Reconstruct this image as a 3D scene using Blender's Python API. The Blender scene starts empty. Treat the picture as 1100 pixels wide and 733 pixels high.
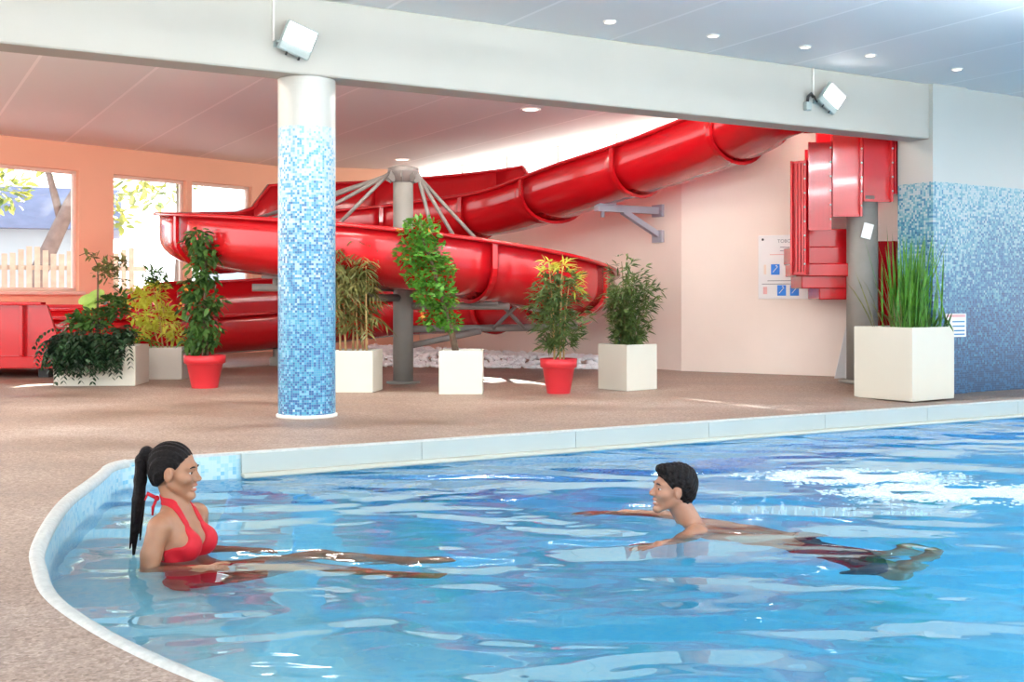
import bpy, math, random
import numpy as np
from mathutils import Vector, Matrix
import openvdb as vdb

SC = bpy.context.scene
COL = SC.collection
RNG = random.Random(7)
PI = math.pi
F = 1200.0            # focal length in pixels of the 1100 px wide frame
HZ = 320.0            # horizon row
EYE = 0.95            # eye height over the deck
WATER = -0.15

def px(x, y, Y):      # pixel at depth Y -> world point (used to read positions off the photo)
    return Vector(((x - 550) * Y / F, Y, EYE - (y - HZ) * Y / F))

def sm(t):
    t = max(0.0, min(1.0, t)); return t * t * (3 - 2 * t)

# ------------------------------------------------------------------ mesh builder
class MB:
    def __init__(s):
        s.v = []; s.f = []; s.uv = []; s.sm = []; s.mi = []; s.cur = 0
    def face(s, idx, smooth=False, uv=None):
        s.f.append(tuple(idx)); s.sm.append(smooth); s.uv.append(uv); s.mi.append(s.cur)
    def add(s, pts):
        b = len(s.v); s.v.extend([tuple(p) for p in pts]); return b
    def quad(s, a, b, c, d, uv=None, smooth=False):
        i = s.add([a, b, c, d]); s.face((i, i+1, i+2, i+3), smooth, uv)
    def box(s, c, size, M=None, uvm=False):
        hx, hy, hz = [q / 2 for q in size]
        P = [Vector((x, y, z)) for z in (-hz, hz) for y in (-hy, hy) for x in (-hx, hx)]
        c = Vector(c)
        P = [(M @ p if M else p) + c for p in P]
        b = s.add(P)
        for q in ((0, 2, 3, 1), (4, 5, 7, 6), (0, 1, 5, 4), (2, 6, 7, 3), (0, 4, 6, 2), (1, 3, 7, 5)):
            uv = None
            if uvm: uv = [(P[k].x + P[k].y, P[k].z) for k in q]
            s.face([b + k for k in q], False, uv)
    def bbox(s, c, size, bev=0.01, M=None):
        """box with chamfered edges"""
        hx, hy, hz = [q / 2 for q in size]
        bev = min(bev, hx * .9, hy * .9, hz * .9)
        c = Vector(c)
        def ring(z, ins):
            a, b = hx - ins, hy - ins
            e = bev
            return [(-a + e, -b, z), (a - e, -b, z), (a, -b + e, z), (a, b - e, z), (a - e, b, z), (-a + e, b, z), (-a, b - e, z), (-a, -b + e, z)]
        rings = [ring(-hz, bev * .7), ring(-hz + bev, 0), ring(hz - bev, 0), ring(hz, bev * .7)]
        s.loft([[(M @ Vector(p) if M else Vector(p)) + c for p in r] for r in rings], True, True)
    def loft(s, rings, cap=True, closed=True, smooth=False):
        n = len(rings[0]); b = [s.add(r) for r in rings]
        for i in range(len(rings) - 1):
            for j in range(n if closed else n - 1):
                k = (j + 1) % n
                s.face((b[i] + j, b[i] + k, b[i+1] + k, b[i+1] + j), smooth)
        if cap and closed:
            s.face([b[0] + j for j in reversed(range(n))]); s.face([b[-1] + j for j in range(n)])
    def lathe(s, prof, n=32, c=(0, 0, 0), smooth=True, cap=True):
        rings = [[(c[0] + r * math.cos(2 * PI * j / n), c[1] + r * math.sin(2 * PI * j / n), c[2] + z) for j in range(n)] for r, z in prof]
        s.loft(rings, cap, True, smooth)
    def tube(s, pts, r, n=10, cap=True, smooth=True):
        pts = [Vector(p) for p in pts]
        rs = r if isinstance(r, (list, tuple)) else [r] * len(pts)
        rings = []
        ref = None
        for i, p in enumerate(pts):
            t = (pts[min(i + 1, len(pts) - 1)] - pts[max(i - 1, 0)]).normalized()
            if ref is None:
                ref = t.orthogonal().normalized()
            ref = (ref - t * ref.dot(t)).normalized()
            w = t.cross(ref)
            rings.append([p + (ref * math.cos(2 * PI * j / n) + w * math.sin(2 * PI * j / n)) * rs[i] for j in range(n)])
        s.loft(rings, cap, True, smooth)
    def bar(s, a, b, w, h, roll=0):
        a = Vector(a); b = Vector(b); d = b - a
        q = d.to_track_quat('X', 'Z').to_matrix()
        s.box((a + b) / 2, (d.length, w, h), q)
    def ico(s, c, r, M=None, sub=1):
        ph = (1 + 5 ** .5) / 2
        V = [(-1, ph, 0), (1, ph, 0), (-1, -ph, 0), (1, -ph, 0), (0, -1, ph), (0, 1, ph), (0, -1, -ph), (0, 1, -ph), (ph, 0, -1), (ph, 0, 1), (-ph, 0, -1), (-ph, 0, 1)]
        T = [(0,11,5),(0,5,1),(0,1,7),(0,7,10),(0,10,11),(1,5,9),(5,11,4),(11,10,2),(10,7,6),(7,1,8),(3,9,4),(3,4,2),(3,2,6),(3,6,8),(3,8,9),(4,9,5),(2,4,11),(6,2,10),(8,6,7),(9,8,1)]
        rr = r if isinstance(r, (tuple, list)) else (r, r, r)
        P = []
        for v in V:
            v = Vector(v).normalized()
            v = Vector((v.x * rr[0], v.y * rr[1], v.z * rr[2]))
            P.append((M @ v if M else v) + Vector(c))
        b = s.add(P)
        for t in T: s.face([b + k for k in t], True)
    def sphere(s, c, r, n=16, m=10):
        rings = []
        rr = r if isinstance(r, (tuple, list)) else (r, r, r)
        for i in range(m + 1):
            a = -PI / 2 + PI * i / m
            a = max(-PI / 2 + .02, min(PI / 2 - .02, a))
            rings.append([(c[0] + rr[0] * math.cos(a) * math.cos(2 * PI * j / n), c[1] + rr[1] * math.cos(a) * math.sin(2 * PI * j / n), c[2] + rr[2] * math.sin(a)) for j in range(n)])
        s.loft(rings, True, True, True)
    def build(s, name, mat, parent=None, loc=None, rot=None):
        me = bpy.data.meshes.new(name)
        me.from_pydata(s.v, [], s.f)
        mats = mat if isinstance(mat, (list, tuple)) else [mat]
        for m in mats: me.materials.append(m)
        me.polygons.foreach_set('use_smooth', s.sm)
        if len(mats) > 1: me.polygons.foreach_set('material_index', s.mi)
        if any(u is not None for u in s.uv):
            L = me.uv_layers.new(name='UVMap'); k = 0
            for u, f in zip(s.uv, s.f):
                for j in range(len(f)):
                    if u is not None: L.data[k].uv = u[j]
                    k += 1
        me.update()
        o = bpy.data.objects.new(name, me); COL.objects.link(o)
        if parent: o.parent = parent
        if loc is not None: o.location = loc
        if rot is not None: o.rotation_euler = rot
        return o

def empty(name, loc=(0, 0, 0), rz=0):
    o = bpy.data.objects.new(name, None); COL.objects.link(o)
    o.location = loc; o.rotation_euler = (0, 0, rz); o.empty_display_size = .1
    return o
def tag(o, label=None, cat=None, group=None, kind=None):
    if label: o['label'] = label
    if cat: o['category'] = cat
    if group: o['group'] = group
    if kind: o['kind'] = kind
    return o
def struct(o, label=None, cat=None):
    return tag(o, label, cat, None, 'structure')
def copy_tree(o, parent=None):
    c = o.copy(); COL.objects.link(c)
    if parent: c.parent = parent
    for ch in list(o.children): copy_tree(ch, c)
    return c

# ------------------------------------------------------------------ materials
def newmat(name):
    m = bpy.data.materials.new(name); m.use_nodes = True
    nt = m.node_tree; nt.nodes.clear()
    out = nt.nodes.new('ShaderNodeOutputMaterial')
    return m, nt, out
def N(nt, typ, **kw):
    n = nt.nodes.new(typ)
    for k, v in kw.items():
        if k in n.inputs.keys(): n.inputs[k].default_value = v
        else: setattr(n, k, v)
    return n
def ramp(nt, stops, interp='LINEAR'):
    r = nt.nodes.new('ShaderNodeValToRGB'); r.color_ramp.interpolation = interp
    e = r.color_ramp.elements
    while len(e) > 1: e.remove(e[-1])
    e[0].position = stops[0][0]; e[0].color = (*stops[0][1], 1)
    for p, c in stops[1:]:
        q = e.new(p); q.color = (*c, 1)
    return r
def srgb(r, g, b):
    f = lambda c: (c / 255 / 12.92) if c / 255 <= .04045 else ((c / 255 + .055) / 1.055) ** 2.4
    return (f(r), f(g), f(b))

def plain(name, col, rough=.5, spec=.5, var=.06, scale=3.0, bump=0.0, bscale=60, coat=0.0, metal=0.0):
    """principled with slight procedural mottling"""
    m, nt, out = newmat(name)
    tc = N(nt, 'ShaderNodeTexCoord')
    no = N(nt, 'ShaderNodeTexNoise', Scale=scale, Detail=4.0)
    nt.links.new(tc.outputs['Object'], no.inputs['Vector'])
    lo = tuple(max(0, c * (1 - var)) for c in col); hi = tuple(min(1, c * (1 + var)) for c in col)
    r = ramp(nt, [(.3, lo), (.7, hi)])
    nt.links.new(no.outputs['Fac'], r.inputs['Fac'])
    b = N(nt, 'ShaderNodeBsdfPrincipled', Roughness=rough, Metallic=metal)
    b.inputs['Specular IOR Level'].default_value = spec
    b.inputs['Coat Weight'].default_value = coat
    b.inputs['Coat Roughness'].default_value = .06
    nt.links.new(r.outputs['Color'], b.inputs['Base Color'])
    if bump:
        n2 = N(nt, 'ShaderNodeTexNoise', Scale=bscale, Detail=3.0)
        nt.links.new(tc.outputs['Object'], n2.inputs['Vector'])
        bu = N(nt, 'ShaderNodeBump', Strength=bump, Distance=.01)
        nt.links.new(n2.outputs['Fac'], bu.inputs['Height'])
        nt.links.new(bu.outputs['Normal'], b.inputs['Normal'])
    nt.links.new(b.outputs['BSDF'], out.inputs['Surface'])
    return m

def emit(name, col, s):
    m, nt, out = newmat(name)
    e = N(nt, 'ShaderNodeEmission', Strength=s); e.inputs['Color'].default_value = (*col, 1)
    nt.links.new(e.outputs[0], out.inputs['Surface']); return m

def leafmat(name, c1, c2, trans=.35, scale=9.0):
    m, nt, out = newmat(name)
    tc = N(nt, 'ShaderNodeTexCoord')
    no = N(nt, 'ShaderNodeTexNoise', Scale=scale, Detail=3.0)
    nt.links.new(tc.outputs['Object'], no.inputs['Vector'])
    r = ramp(nt, [(.35, c1), (.65, c2)])
    nt.links.new(no.outputs['Fac'], r.inputs['Fac'])
    b = N(nt, 'ShaderNodeBsdfPrincipled', Roughness=.4)
    t = N(nt, 'ShaderNodeBsdfTranslucent')
    mx = N(nt, 'ShaderNodeMixShader', Fac=trans)
    nt.links.new(r.outputs['Color'], b.inputs['Base Color'])
    nt.links.new(r.outputs['Color'], t.inputs['Color'])
    nt.links.new(b.outputs[0], mx.inputs[1]); nt.links.new(t.outputs[0], mx.inputs[2])
    nt.links.new(mx.outputs[0], out.inputs['Surface']); return m

def mosaic(name, tile, stops, z0, z1, spread=.9, base=(.86, .89, .88), top=None, patch=1.6, pstr=.5, grout=None):
    """small square tiles; UV in metres; tiles get darker from height z1 down to z0, picked at random"""
    m, nt, out = newmat(name); L = nt.links.new
    uv = N(nt, 'ShaderNodeUVMap')
    sep = N(nt, 'ShaderNodeSeparateXYZ'); L(uv.outputs['UV'], sep.inputs[0])
    sc = N(nt, 'ShaderNodeVectorMath', operation='SCALE'); sc.inputs['Scale'].default_value = 1 / tile
    L(uv.outputs['UV'], sc.inputs[0])
    fl = N(nt, 'ShaderNodeVectorMath', operation='FLOOR'); L(sc.outputs[0], fl.inputs[0])
    wn = N(nt, 'ShaderNodeTexWhiteNoise', noise_dimensions='2D'); L(fl.outputs[0], wn.inputs['Vector'])
    pn = N(nt, 'ShaderNodeTexNoise', noise_dimensions='2D', Scale=patch, Detail=2.0); L(uv.outputs['UV'], pn.inputs['Vector'])
    mr = N(nt, 'ShaderNodeMapRange'); L(sep.outputs['Y'], mr.inputs['Value'])
    mr.inputs['From Min'].default_value = z1; mr.inputs['From Max'].default_value = z0
    a = N(nt, 'ShaderNodeMath', operation='MULTIPLY_ADD'); L(wn.outputs['Value'], a.inputs[0]); a.inputs[1].default_value = spread
    L(mr.outputs[0], a.inputs[2])
    a2 = N(nt, 'ShaderNodeMath', operation='MULTIPLY_ADD'); L(pn.outputs['Fac'], a2.inputs[0]); a2.inputs[1].default_value = pstr
    L(a.outputs[0], a2.inputs[2])
    d = N(nt, 'ShaderNodeMath', operation='DIVIDE'); L(a2.outputs[0], d.inputs[0]); d.inputs[1].default_value = 1 + spread + pstr
    r = ramp(nt, stops, 'CONSTANT'); L(d.outputs[0], r.inputs['Fac'])
    fr = N(nt, 'ShaderNodeVectorMath', operation='FRACTION'); L(sc.outputs[0], fr.inputs[0])
    s2 = N(nt, 'ShaderNodeSeparateXYZ'); L(fr.outputs[0], s2.inputs[0])
    g = []
    for ax in 'XY':
        q = N(nt, 'ShaderNodeMath', operation='LESS_THAN'); L(s2.outputs[ax], q.inputs[0]); q.inputs[1].default_value = .12; g.append(q)
    mx = N(nt, 'ShaderNodeMath', operation='MAXIMUM'); L(g[0].outputs[0], mx.inputs[0]); L(g[1].outputs[0], mx.inputs[1])
    mg = N(nt, 'ShaderNodeMath', operation='MULTIPLY'); L(mx.outputs[0], mg.inputs[0]); mg.inputs[1].default_value = .38
    cm = N(nt, 'ShaderNodeMix', data_type='RGBA'); L(mg.outputs[0], cm.inputs['Factor']); L(r.outputs['Color'], cm.inputs['A']); cm.inputs['B'].default_value = (*(grout or base), 1)
    last = cm.outputs['Result']
    if top is not None:
        gt = N(nt, 'ShaderNodeMath', operation='GREATER_THAN'); L(sep.outputs['Y'], gt.inputs[0]); gt.inputs[1].default_value = top
        c2 = N(nt, 'ShaderNodeMix', data_type='RGBA'); L(gt.outputs[0], c2.inputs['Factor']); L(last, c2.inputs['A']); c2.inputs['B'].default_value = (*base, 1)
        last = c2.outputs['Result']
    b = N(nt, 'ShaderNodeBsdfPrincipled', Roughness=.3); L(last, b.inputs['Base Color'])
    bu = N(nt, 'ShaderNodeBump', Strength=.25, Distance=.002, invert=True); L(mx.outputs[0], bu.inputs['Height']); L(bu.outputs[0], b.inputs['Normal'])
    L(b.outputs[0], out.inputs['Surface'])
    return m

M = {}
M['red'] = plain('slide_red', (.51, .006, .011), .2, .4, .04, 1.0, coat=.35)
M['steel'] = plain('galvanised_steel', (.23, .20, .185), .5, .4, .14, 6)
M['grey_post'] = plain('grey_post', (.25, .235, .215), .5, .4, .12, 3)
M['bracket'] = plain('bracket_grey', (.36, .36, .42), .45, .4, .06, 4)
M['beam'] = plain('beam_paint', (.46, .45, .40), .6, .3, .03, 1.3, .04, 30)
M['white_wall'] = plain('peach_wall', (.86, .74, .66), .7, .3, .04, .9, .05, 40)
M['orange'] = plain('orange_wall', (.92, .56, .39), .7, .3, .03, .9, .05, 40)
M['sill'] = plain('window_frame_paint', (.86, .70, .60), .5, .3, .03, 2)
M['white_paint'] = plain('white_paint', (.84, .82, .76), .5, .4, .02, 2)
M['planter'] = plain('planter_white', (.72, .69, .59), .45, .4, .02, 2)
M['planter_grey'] = plain('planter_taupe', (.55, .50, .44), .5, .4, .04, 2)
M['pot'] = plain('pot_red', (.62, .03, .04), .4, .4, .04, 3)
M['soil'] = plain('soil', (.07, .05, .035), .95, .1, .4, 30, .6, 60)
M['bark'] = plain('bark', (.14, .09, .06), .85, .2, .25, 30, .6, 50)
M['cane'] = plain('cane_tan', (.55, .36, .16), .55, .3, .2, 14)
M['cane_dark'] = plain('cane_olive', (.20, .17, .07), .6, .3, .25, 14)
M['leaf'] = leafmat('leaf_green', (.030, .085, .020), (.10, .22, .045))
M['leaf_dark'] = leafmat('leaf_dark', (.006, .020, .010), (.022, .065, .022), .2)
M['leaf_bright'] = leafmat('leaf_bright', (.05, .19, .02), (.16, .42, .05), .35)
M['leaf_bamboo'] = leafmat('leaf_bamboo', (.05, .10, .03), (.17, .25, .07), .35)
M['leaf_sun_tint'] = leafmat('leaf_sun_tint', (.62, .64, .07), (.86, .88, .20), .6)  # sunlight painted into the leaf colour as bright yellow
M['leaf_palm'] = leafmat('leaf_palm', (.10, .12, .03), (.26, .24, .08), .3)
M['leaf_out'] = leafmat('leaf_outdoor', (.13, .19, .06), (.50, .44, .09), .45, 1.2)
M['leaf_lime'] = leafmat('leaf_lime', (.38, .58, .12), (.50, .70, .18), .4)
M['flower'] = plain('orange_flower', (.8, .28, .05), .6, .3, .1, 10)
M['metal_white'] = plain('lamp_housing', (.34, .40, .38), .4, .5, .03, 5)
M['dark'] = plain('black_rubber', (.03, .03, .03), .5, .4, .1, 10)
M['blue_sign'] = plain('pictogram_blue', (.02, .22, .80), .4, .4, .03, 8)
M['sign_white'] = plain('sign_white', (.84, .83, .83), .35, .4, .02, 3)
M['print_grey'] = plain('print_grey', (.25, .25, .28), .6, .2, .05, 9)
M['print_pink'] = plain('print_pink', (.78, .45, .45), .6, .2, .05, 9)
M['print_blue'] = plain('print_blue', (.06, .25, .48), .6, .2, .05, 9)
M['lamp'] = emit('lamp_glass', (1, 1, .98), 9.0)
M['downlight'] = emit('downlight_glass', (1, .93, .85), 2.2)
M['wood'] = plain('fence_wood', (.46, .33, .24), .8, .2, .15, 5)
M['roof'] = plain('roof_slate', (.22, .20, .26), .8, .2, .1, 3)
M['out_white'] = plain('outdoor_render', (.42, .44, .47), .8, .2, .03, 1)
M['pave'] = plain('outdoor_paving', (.70, .66, .62), .9, .2, .1, .8)
M['pebble'] = plain('white_pebble', (.92, .93, .96), .6, .3, .08, 9)
M['skin_w'] = None
M['coping'] = plain('coping_stone', (.60, .61, .58), .55, .3, .10, 40, .35, 120)
M['fascia'] = plain('pool_fascia', (.46, .50, .47), .4, .4, .03, 2)
M['lip'] = plain('overflow_lip', (.62, .59, .48), .4, .4, .03, 3)
M['foam_glare'] = plain('foam_glare', (.85, .93, .95), .5, .4, .05, 20, .6, 60)  # white stands for churned bubbles and for sky reflected on them
M['hair'] = plain('dark_hair', (.008, .006, .006), .55, .10, .5, 60, .5, 120)
M['bikini'] = plain('red_swimwear', (.48, .008, .018), .6, .3, .06, 20, .1, 200)
M['shorts'] = plain('navy_swim_shorts', (.012, .018, .035), .7, .2, .1, 20)
M['eye'] = plain('eye_white', (.5, .48, .46), .2, .5, .02, 5)
M['iris'] = plain('iris_brown', (.06, .03, .015), .2, .5, .1, 50)
M['teeth'] = plain('teeth', (.85, .82, .76), .25, .5, .02, 5)

# glass panes: clear, a little reflection
def glassmat():
    m, nt, out = newmat('window_glass')
    t = N(nt, 'ShaderNodeBsdfTransparent'); t.inputs['Color'].default_value = (.96, .98, .98, 1)
    g = N(nt, 'ShaderNodeBsdfGlossy', Roughness=.02)
    fr = N(nt, 'ShaderNodeFresnel', IOR=1.3)
    mx = N(nt, 'ShaderNodeMixShader'); nt.links.new(fr.outputs[0], mx.inputs[0])
    nt.links.new(t.outputs[0], mx.inputs[1]); nt.links.new(g.outputs[0], mx.inputs[2])
    nt.links.new(mx.outputs[0], out.inputs['Surface']); return m
M['glass'] = glassmat()
def opalmat():
    m, nt, out = newmat('opal_glazing')
    t = N(nt, 'ShaderNodeBsdfTransparent'); t.inputs['Color'].default_value = (.97, .98, .98, 1)
    g = N(nt, 'ShaderNodeBsdfTranslucent'); g.inputs['Color'].default_value = (.95, .95, .93, 1)
    mx = N(nt, 'ShaderNodeMixShader', Fac=.45)
    nt.links.new(t.outputs[0], mx.inputs[1]); nt.links.new(g.outputs[0], mx.inputs[2])
    nt.links.new(mx.outputs[0], out.inputs['Surface']); return m
M['opal'] = opalmat()

# deck: pinkish brown exposed aggregate, worn and slightly damp
def deckmat():
    m, nt, out = newmat('deck_aggregate'); L = nt.links.new
    tc = N(nt, 'ShaderNodeTexCoord')
    mp = N(nt, 'ShaderNodeMapping'); mp.inputs['Scale'].default_value = (.55, 1.3, 1); mp.inputs['Rotation'].default_value = (0, 0, .3)
    L(tc.outputs['Object'], mp.inputs[0])
    big = N(nt, 'ShaderNodeTexNoise', Scale=.9, Detail=6.0, Roughness=.6); L(mp.outputs[0], big.inputs['Vector'])
    fine = N(nt, 'ShaderNodeTexNoise', Scale=95.0, Detail=2.0); L(tc.outputs['Object'], fine.inputs['Vector'])
    vor = N(nt, 'ShaderNodeTexVoronoi', Scale=75.0); L(tc.outputs['Object'], vor.inputs['Vector'])
    r1 = ramp(nt, [(.30, (.20, .12, .082)), (.52, (.34, .235, .18)), (.75, (.46, .36, .305))]); L(big.outputs['Fac'], r1.inputs['Fac'])
    r2 = ramp(nt, [(.30, (.30, .27, .24)), (.5, (.5, .5, .5)), (.72, (.78, .76, .74))]); L(fine.outputs['Fac'], r2.inputs['Fac'])
    mx = N(nt, 'ShaderNodeMix', data_type='RGBA', blend_type='OVERLAY'); mx.inputs['Factor'].default_value = .55
    L(r1.outputs['Color'], mx.inputs['A']); L(r2.outputs['Color'], mx.inputs['B'])
    m2 = N(nt, 'ShaderNodeMix', data_type='RGBA', blend_type='SOFT_LIGHT'); m2.inputs['Factor'].default_value = .5
    bw = N(nt, 'ShaderNodeRGBToBW'); L(vor.outputs['Color'], bw.inputs[0])
    L(mx.outputs['Result'], m2.inputs['A']); L(bw.outputs[0], m2.inputs['B'])
    b = N(nt, 'ShaderNodeBsdfPrincipled')
    hs = N(nt, 'ShaderNodeHueSaturation', Saturation=.92); L(m2.outputs['Result'], hs.inputs['Color'])
    L(hs.outputs['Color'], b.inputs['Base Color'])
    rr = N(nt, 'ShaderNodeMapRange'); L(big.outputs['Fac'], rr.inputs['Value'])
    rr.inputs['From Min'].default_value = .35; rr.inputs['From Max'].default_value = .65; rr.inputs['To Min'].default_value = .42; rr.inputs['To Max'].default_value = .75
    L(rr.outputs[0], b.inputs['Roughness'])
    bu = N(nt, 'ShaderNodeBump', Strength=.25, Distance=.004); L(fine.outputs['Fac'], bu.inputs['Height']); L(bu.outputs[0], b.inputs['Normal'])
    L(b.outputs[0], out.inputs['Surface']); return m
M['deck'] = deckmat()

# ceiling: pale panels with lighter seams across the beam direction (UV.x runs along the beam)
def ceilmat():
    m, nt, out = newmat('ceiling_panels'); L = nt.links.new
    uv = N(nt, 'ShaderNodeUVMap'); sp = N(nt, 'ShaderNodeSeparateXYZ'); L(uv.outputs[0], sp.inputs[0])
    d = N(nt, 'ShaderNodeMath', operation='DIVIDE'); L(sp.outputs['X'], d.inputs[0]); d.inputs[1].default_value = 1.1
    f = N(nt, 'ShaderNodeMath', operation='FRACT'); L(d.outputs[0], f.inputs[0])
    q = N(nt, 'ShaderNodeMath', operation='LESS_THAN'); L(f.outputs[0], q.inputs[0]); q.inputs[1].default_value = .03
    fl = N(nt, 'ShaderNodeMath', operation='FLOOR'); L(d.outputs[0], fl.inputs[0])
    wn = N(nt, 'ShaderNodeTexWhiteNoise', noise_dimensions='1D'); L(fl.outputs[0], wn.inputs['W'])
    pr = ramp(nt, [(0, (.80, .81, .81)), (1, (.85, .85, .84))]); L(wn.outputs['Value'], pr.inputs['Fac'])
    cm = N(nt, 'ShaderNodeMix', data_type='RGBA'); L(q.outputs[0], cm.inputs['Factor']); L(pr.outputs['Color'], cm.inputs['A']); cm.inputs['B'].default_value = (.96, .96, .96, 1)
    b = N(nt, 'ShaderNodeBsdfPrincipled', Roughness=.7); L(cm.outputs['Result'], b.inputs['Base Color'])
    L(b.outputs[0], out.inputs['Surface']); return m
M['ceiling'] = ceilmat()

# pool tiles
def pooltile():
    m, nt, out = newmat('pool_tiles'); L = nt.links.new
    tc = N(nt, 'ShaderNodeTexCoord')
    sc = N(nt, 'ShaderNodeVectorMath', operation='SCALE'); sc.inputs['Scale'].default_value = 1 / .025; L(tc.outputs['Object'], sc.inputs[0])
    fl = N(nt, 'ShaderNodeVectorMath', operation='FLOOR'); L(sc.outputs[0], fl.inputs[0])
    wn = N(nt, 'ShaderNodeTexWhiteNoise', noise_dimensions='3D'); L(fl.outputs[0], wn.inputs['Vector'])
    pn = N(nt, 'ShaderNodeTexNoise', Scale=1.4, Detail=3.0); L(tc.outputs['Object'], pn.inputs['Vector'])
    a = N(nt, 'ShaderNodeMath', operation='MULTIPLY_ADD'); L(pn.outputs['Fac'], a.inputs[0]); a.inputs[1].default_value = .9
    w = N(nt, 'ShaderNodeMath', operation='MULTIPLY'); L(wn.outputs['Value'], w.inputs[0]); w.inputs[1].default_value = .45
    L(w.outputs[0], a.inputs[2])
    r = ramp(nt, [(.25, (.55, .82, .93)), (.55, (.66, .89, .95)), (.9, (.78, .93, .96))]); L(a.outputs[0], r.inputs['Fac'])
    b = N(nt, 'ShaderNodeBsdfPrincipled', Roughness=.5); L(r.outputs['Color'], b.inputs['Base Color'])
    L(b.outputs[0], out.inputs['Surface']); return m
M['pool'] = pooltile()

# water: clear surface with ripples + blue absorption with depth
def watermat():
    m, nt, out = newmat('pool_water'); L = nt.links.new
    tc = N(nt, 'ShaderNodeTexCoord')
    mp = N(nt, 'ShaderNodeMapping'); mp.inputs['Rotation'].default_value = (0, 0, .25); mp.inputs['Scale'].default_value = (.75, 1.25, 1); L(tc.outputs['Object'], mp.inputs[0])
    n1 = N(nt, 'ShaderNodeTexNoise', Scale=1.05, Detail=1.5, Roughness=.4, Distortion=.7); L(mp.outputs[0], n1.inputs['Vector'])
    n2 = N(nt, 'ShaderNodeTexNoise', Scale=4.5, Detail=1.0, Distortion=.4); L(mp.outputs[0], n2.inputs['Vector'])
    b1 = N(nt, 'ShaderNodeBump', Strength=1.0, Distance=WAVE1); L(n1.outputs['Fac'], b1.inputs['Height'])
    b2 = N(nt, 'ShaderNodeBump', Strength=1.0, Distance=WAVE2); L(n2.outputs['Fac'], b2.inputs['Height']); L(b1.outputs[0], b2.inputs['Normal'])
    mx = N(nt, 'ShaderNodeBsdfGlass', Roughness=0.0, IOR=1.33); L(b2.outputs[0], mx.inputs['Normal'])
    L(mx.outputs[0], out.inputs['Surface'])
    va = N(nt, 'ShaderNodeVolumeAbsorption', Density=.62); va.inputs['Color'].default_value = (.03, .80, .96, 1)
    L(va.outputs[0], out.inputs['Volume'])
    return m
WAVE1, WAVE2 = .17, .016
FILL_BACK = 70.0; FILL_POOL = 75.0; FILL_WATER = 340.0  # glow strengths of the added fill lamps
M['water'] = watermat()

# ------------------------------------------------------------------ layout frames
BDIR = Vector((.868, .497, 0)).normalized()       # along the beam
NDIR = Vector((-BDIR.y, BDIR.x, 0))               # away from the camera
BP = Vector((-1.79, 8.59, 0))                     # a point on the beam's front face, by the column
BROT = math.atan2(BDIR.y, BDIR.x)
CEIL = 3.29; BEAMZ = 2.69
K = Vector((2.2, 14.5, 0)); RB = Vector((-1.7, 20.5, 0))
LW = [Vector((-9.5, 13.5, 0)), Vector((-7.35, 16.05, 0)), Vector((-4.2, 19.8, 0)), RB]
RW = [K, Vector((4.04, 13.4, 0)), Vector((5.3, 12.75, 0))]
def at_b(s, n, z=0): return BP + BDIR * s + NDIR * n + Vector((0, 0, z))

# ------------------------------------------------------------------ pool outline
ARC = [(-2.40, 7.3), (-2.30, 6.6), (-2.18, 5.94), (-2.08, 5.30), (-1.94, 4.75), (-1.77, 4.22), (-1.64, 3.93), (-1.48, 3.62), (-1.285, 3.35), (-1.01, 3.04), (-.71, 2.76), (-.25, 2.38), (.45, 2.08), (1.4, 1.9), (3.0, 1.84)]
def catmull(P, per=6):
    P = [Vector((*p, 0)) if len(p) == 2 else Vector(p) for p in P]
    out = []
    for i in range(len(P) - 1):
        a, b, c, d = P[max(i - 1, 0)], P[i], P[i + 1], P[min(i + 2, len(P) - 1)]
        for k in range(per):
            t = k / per
            out.append(.5 * ((2 * b) + (-a + c) * t + (2 * a - 5 * b + 4 * c - d) * t * t + (-a + 3 * b - 3 * c + d) * t ** 3))
    out.append(P[-1]); return out
arc_full = catmull(ARC)
FS = Vector((.876, .483, 0)).normalized()
FA = Vector((-1.66, 6.83, 0))                       # far pool edge runs through FA along FS
FN = Vector((-FS.y, FS.x, 0))
# where the arc meets the far edge
arc = [p for p in arc_full if (p - FA).dot(FN) < 0]
while (arc[0] - FA).dot(FN) > -.12: arc.pop(0)
c0 = FA + FS * ((arc[0] - FA).dot(FS) + .03)
cA, cB = c0 + FS * .22, arc[1]
fil = [cA * (1 - t) ** 2 + c0 * (2 * t * (1 - t)) + cB * t * t for t in (0, .17, .33, .5, .67, .83)]
arc = arc[1:]
def sub(a, b, st):
    n = max(1, int((b - a).length / st)); return [a + (b - a) * (k / n) for k in range(n)]
R1 = FA + FS * ((13 - FA.x) / FS.x)
R2 = Vector((13, 3.2, 0))
outline = fil + arc[:-1] + sub(arc[-1], Vector((8, 1.86, 0)), 1.0) + sub(Vector((8, 1.86, 0)), R2, 1.0) + sub(R2, R1, 1.0) + sub(R1, cA, .35)
def offset(P, d):
    n = len(P); out = []
    for i in range(n):
        e1 = (P[i] - P[i - 1]).normalized(); e2 = (P[(i + 1) % n] - P[i]).normalized()
        n1 = Vector((e1.y, -e1.x, 0)); n2 = Vector((e2.y, -e2.x, 0))
        m = (n1 + n2).normalized(); m = m / max(.6, m.dot(n1))
        out.append(P[i] + m * d)
    return out
area = sum(a.x * b.y - b.x * a.y for a, b in zip(outline, outline[1:] + outline[:1]))
SGN = 1 if area > 0 else -1
def off(d): return offset(outline, d * SGN)
def deck_z(p):
    n = (p - FA).dot(FN)
    return -.115 * sm((n - .15) / .9) * (1 - sm((n - 1.75) / .8)) * sm((p.x - 2.9) / .9)

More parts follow.
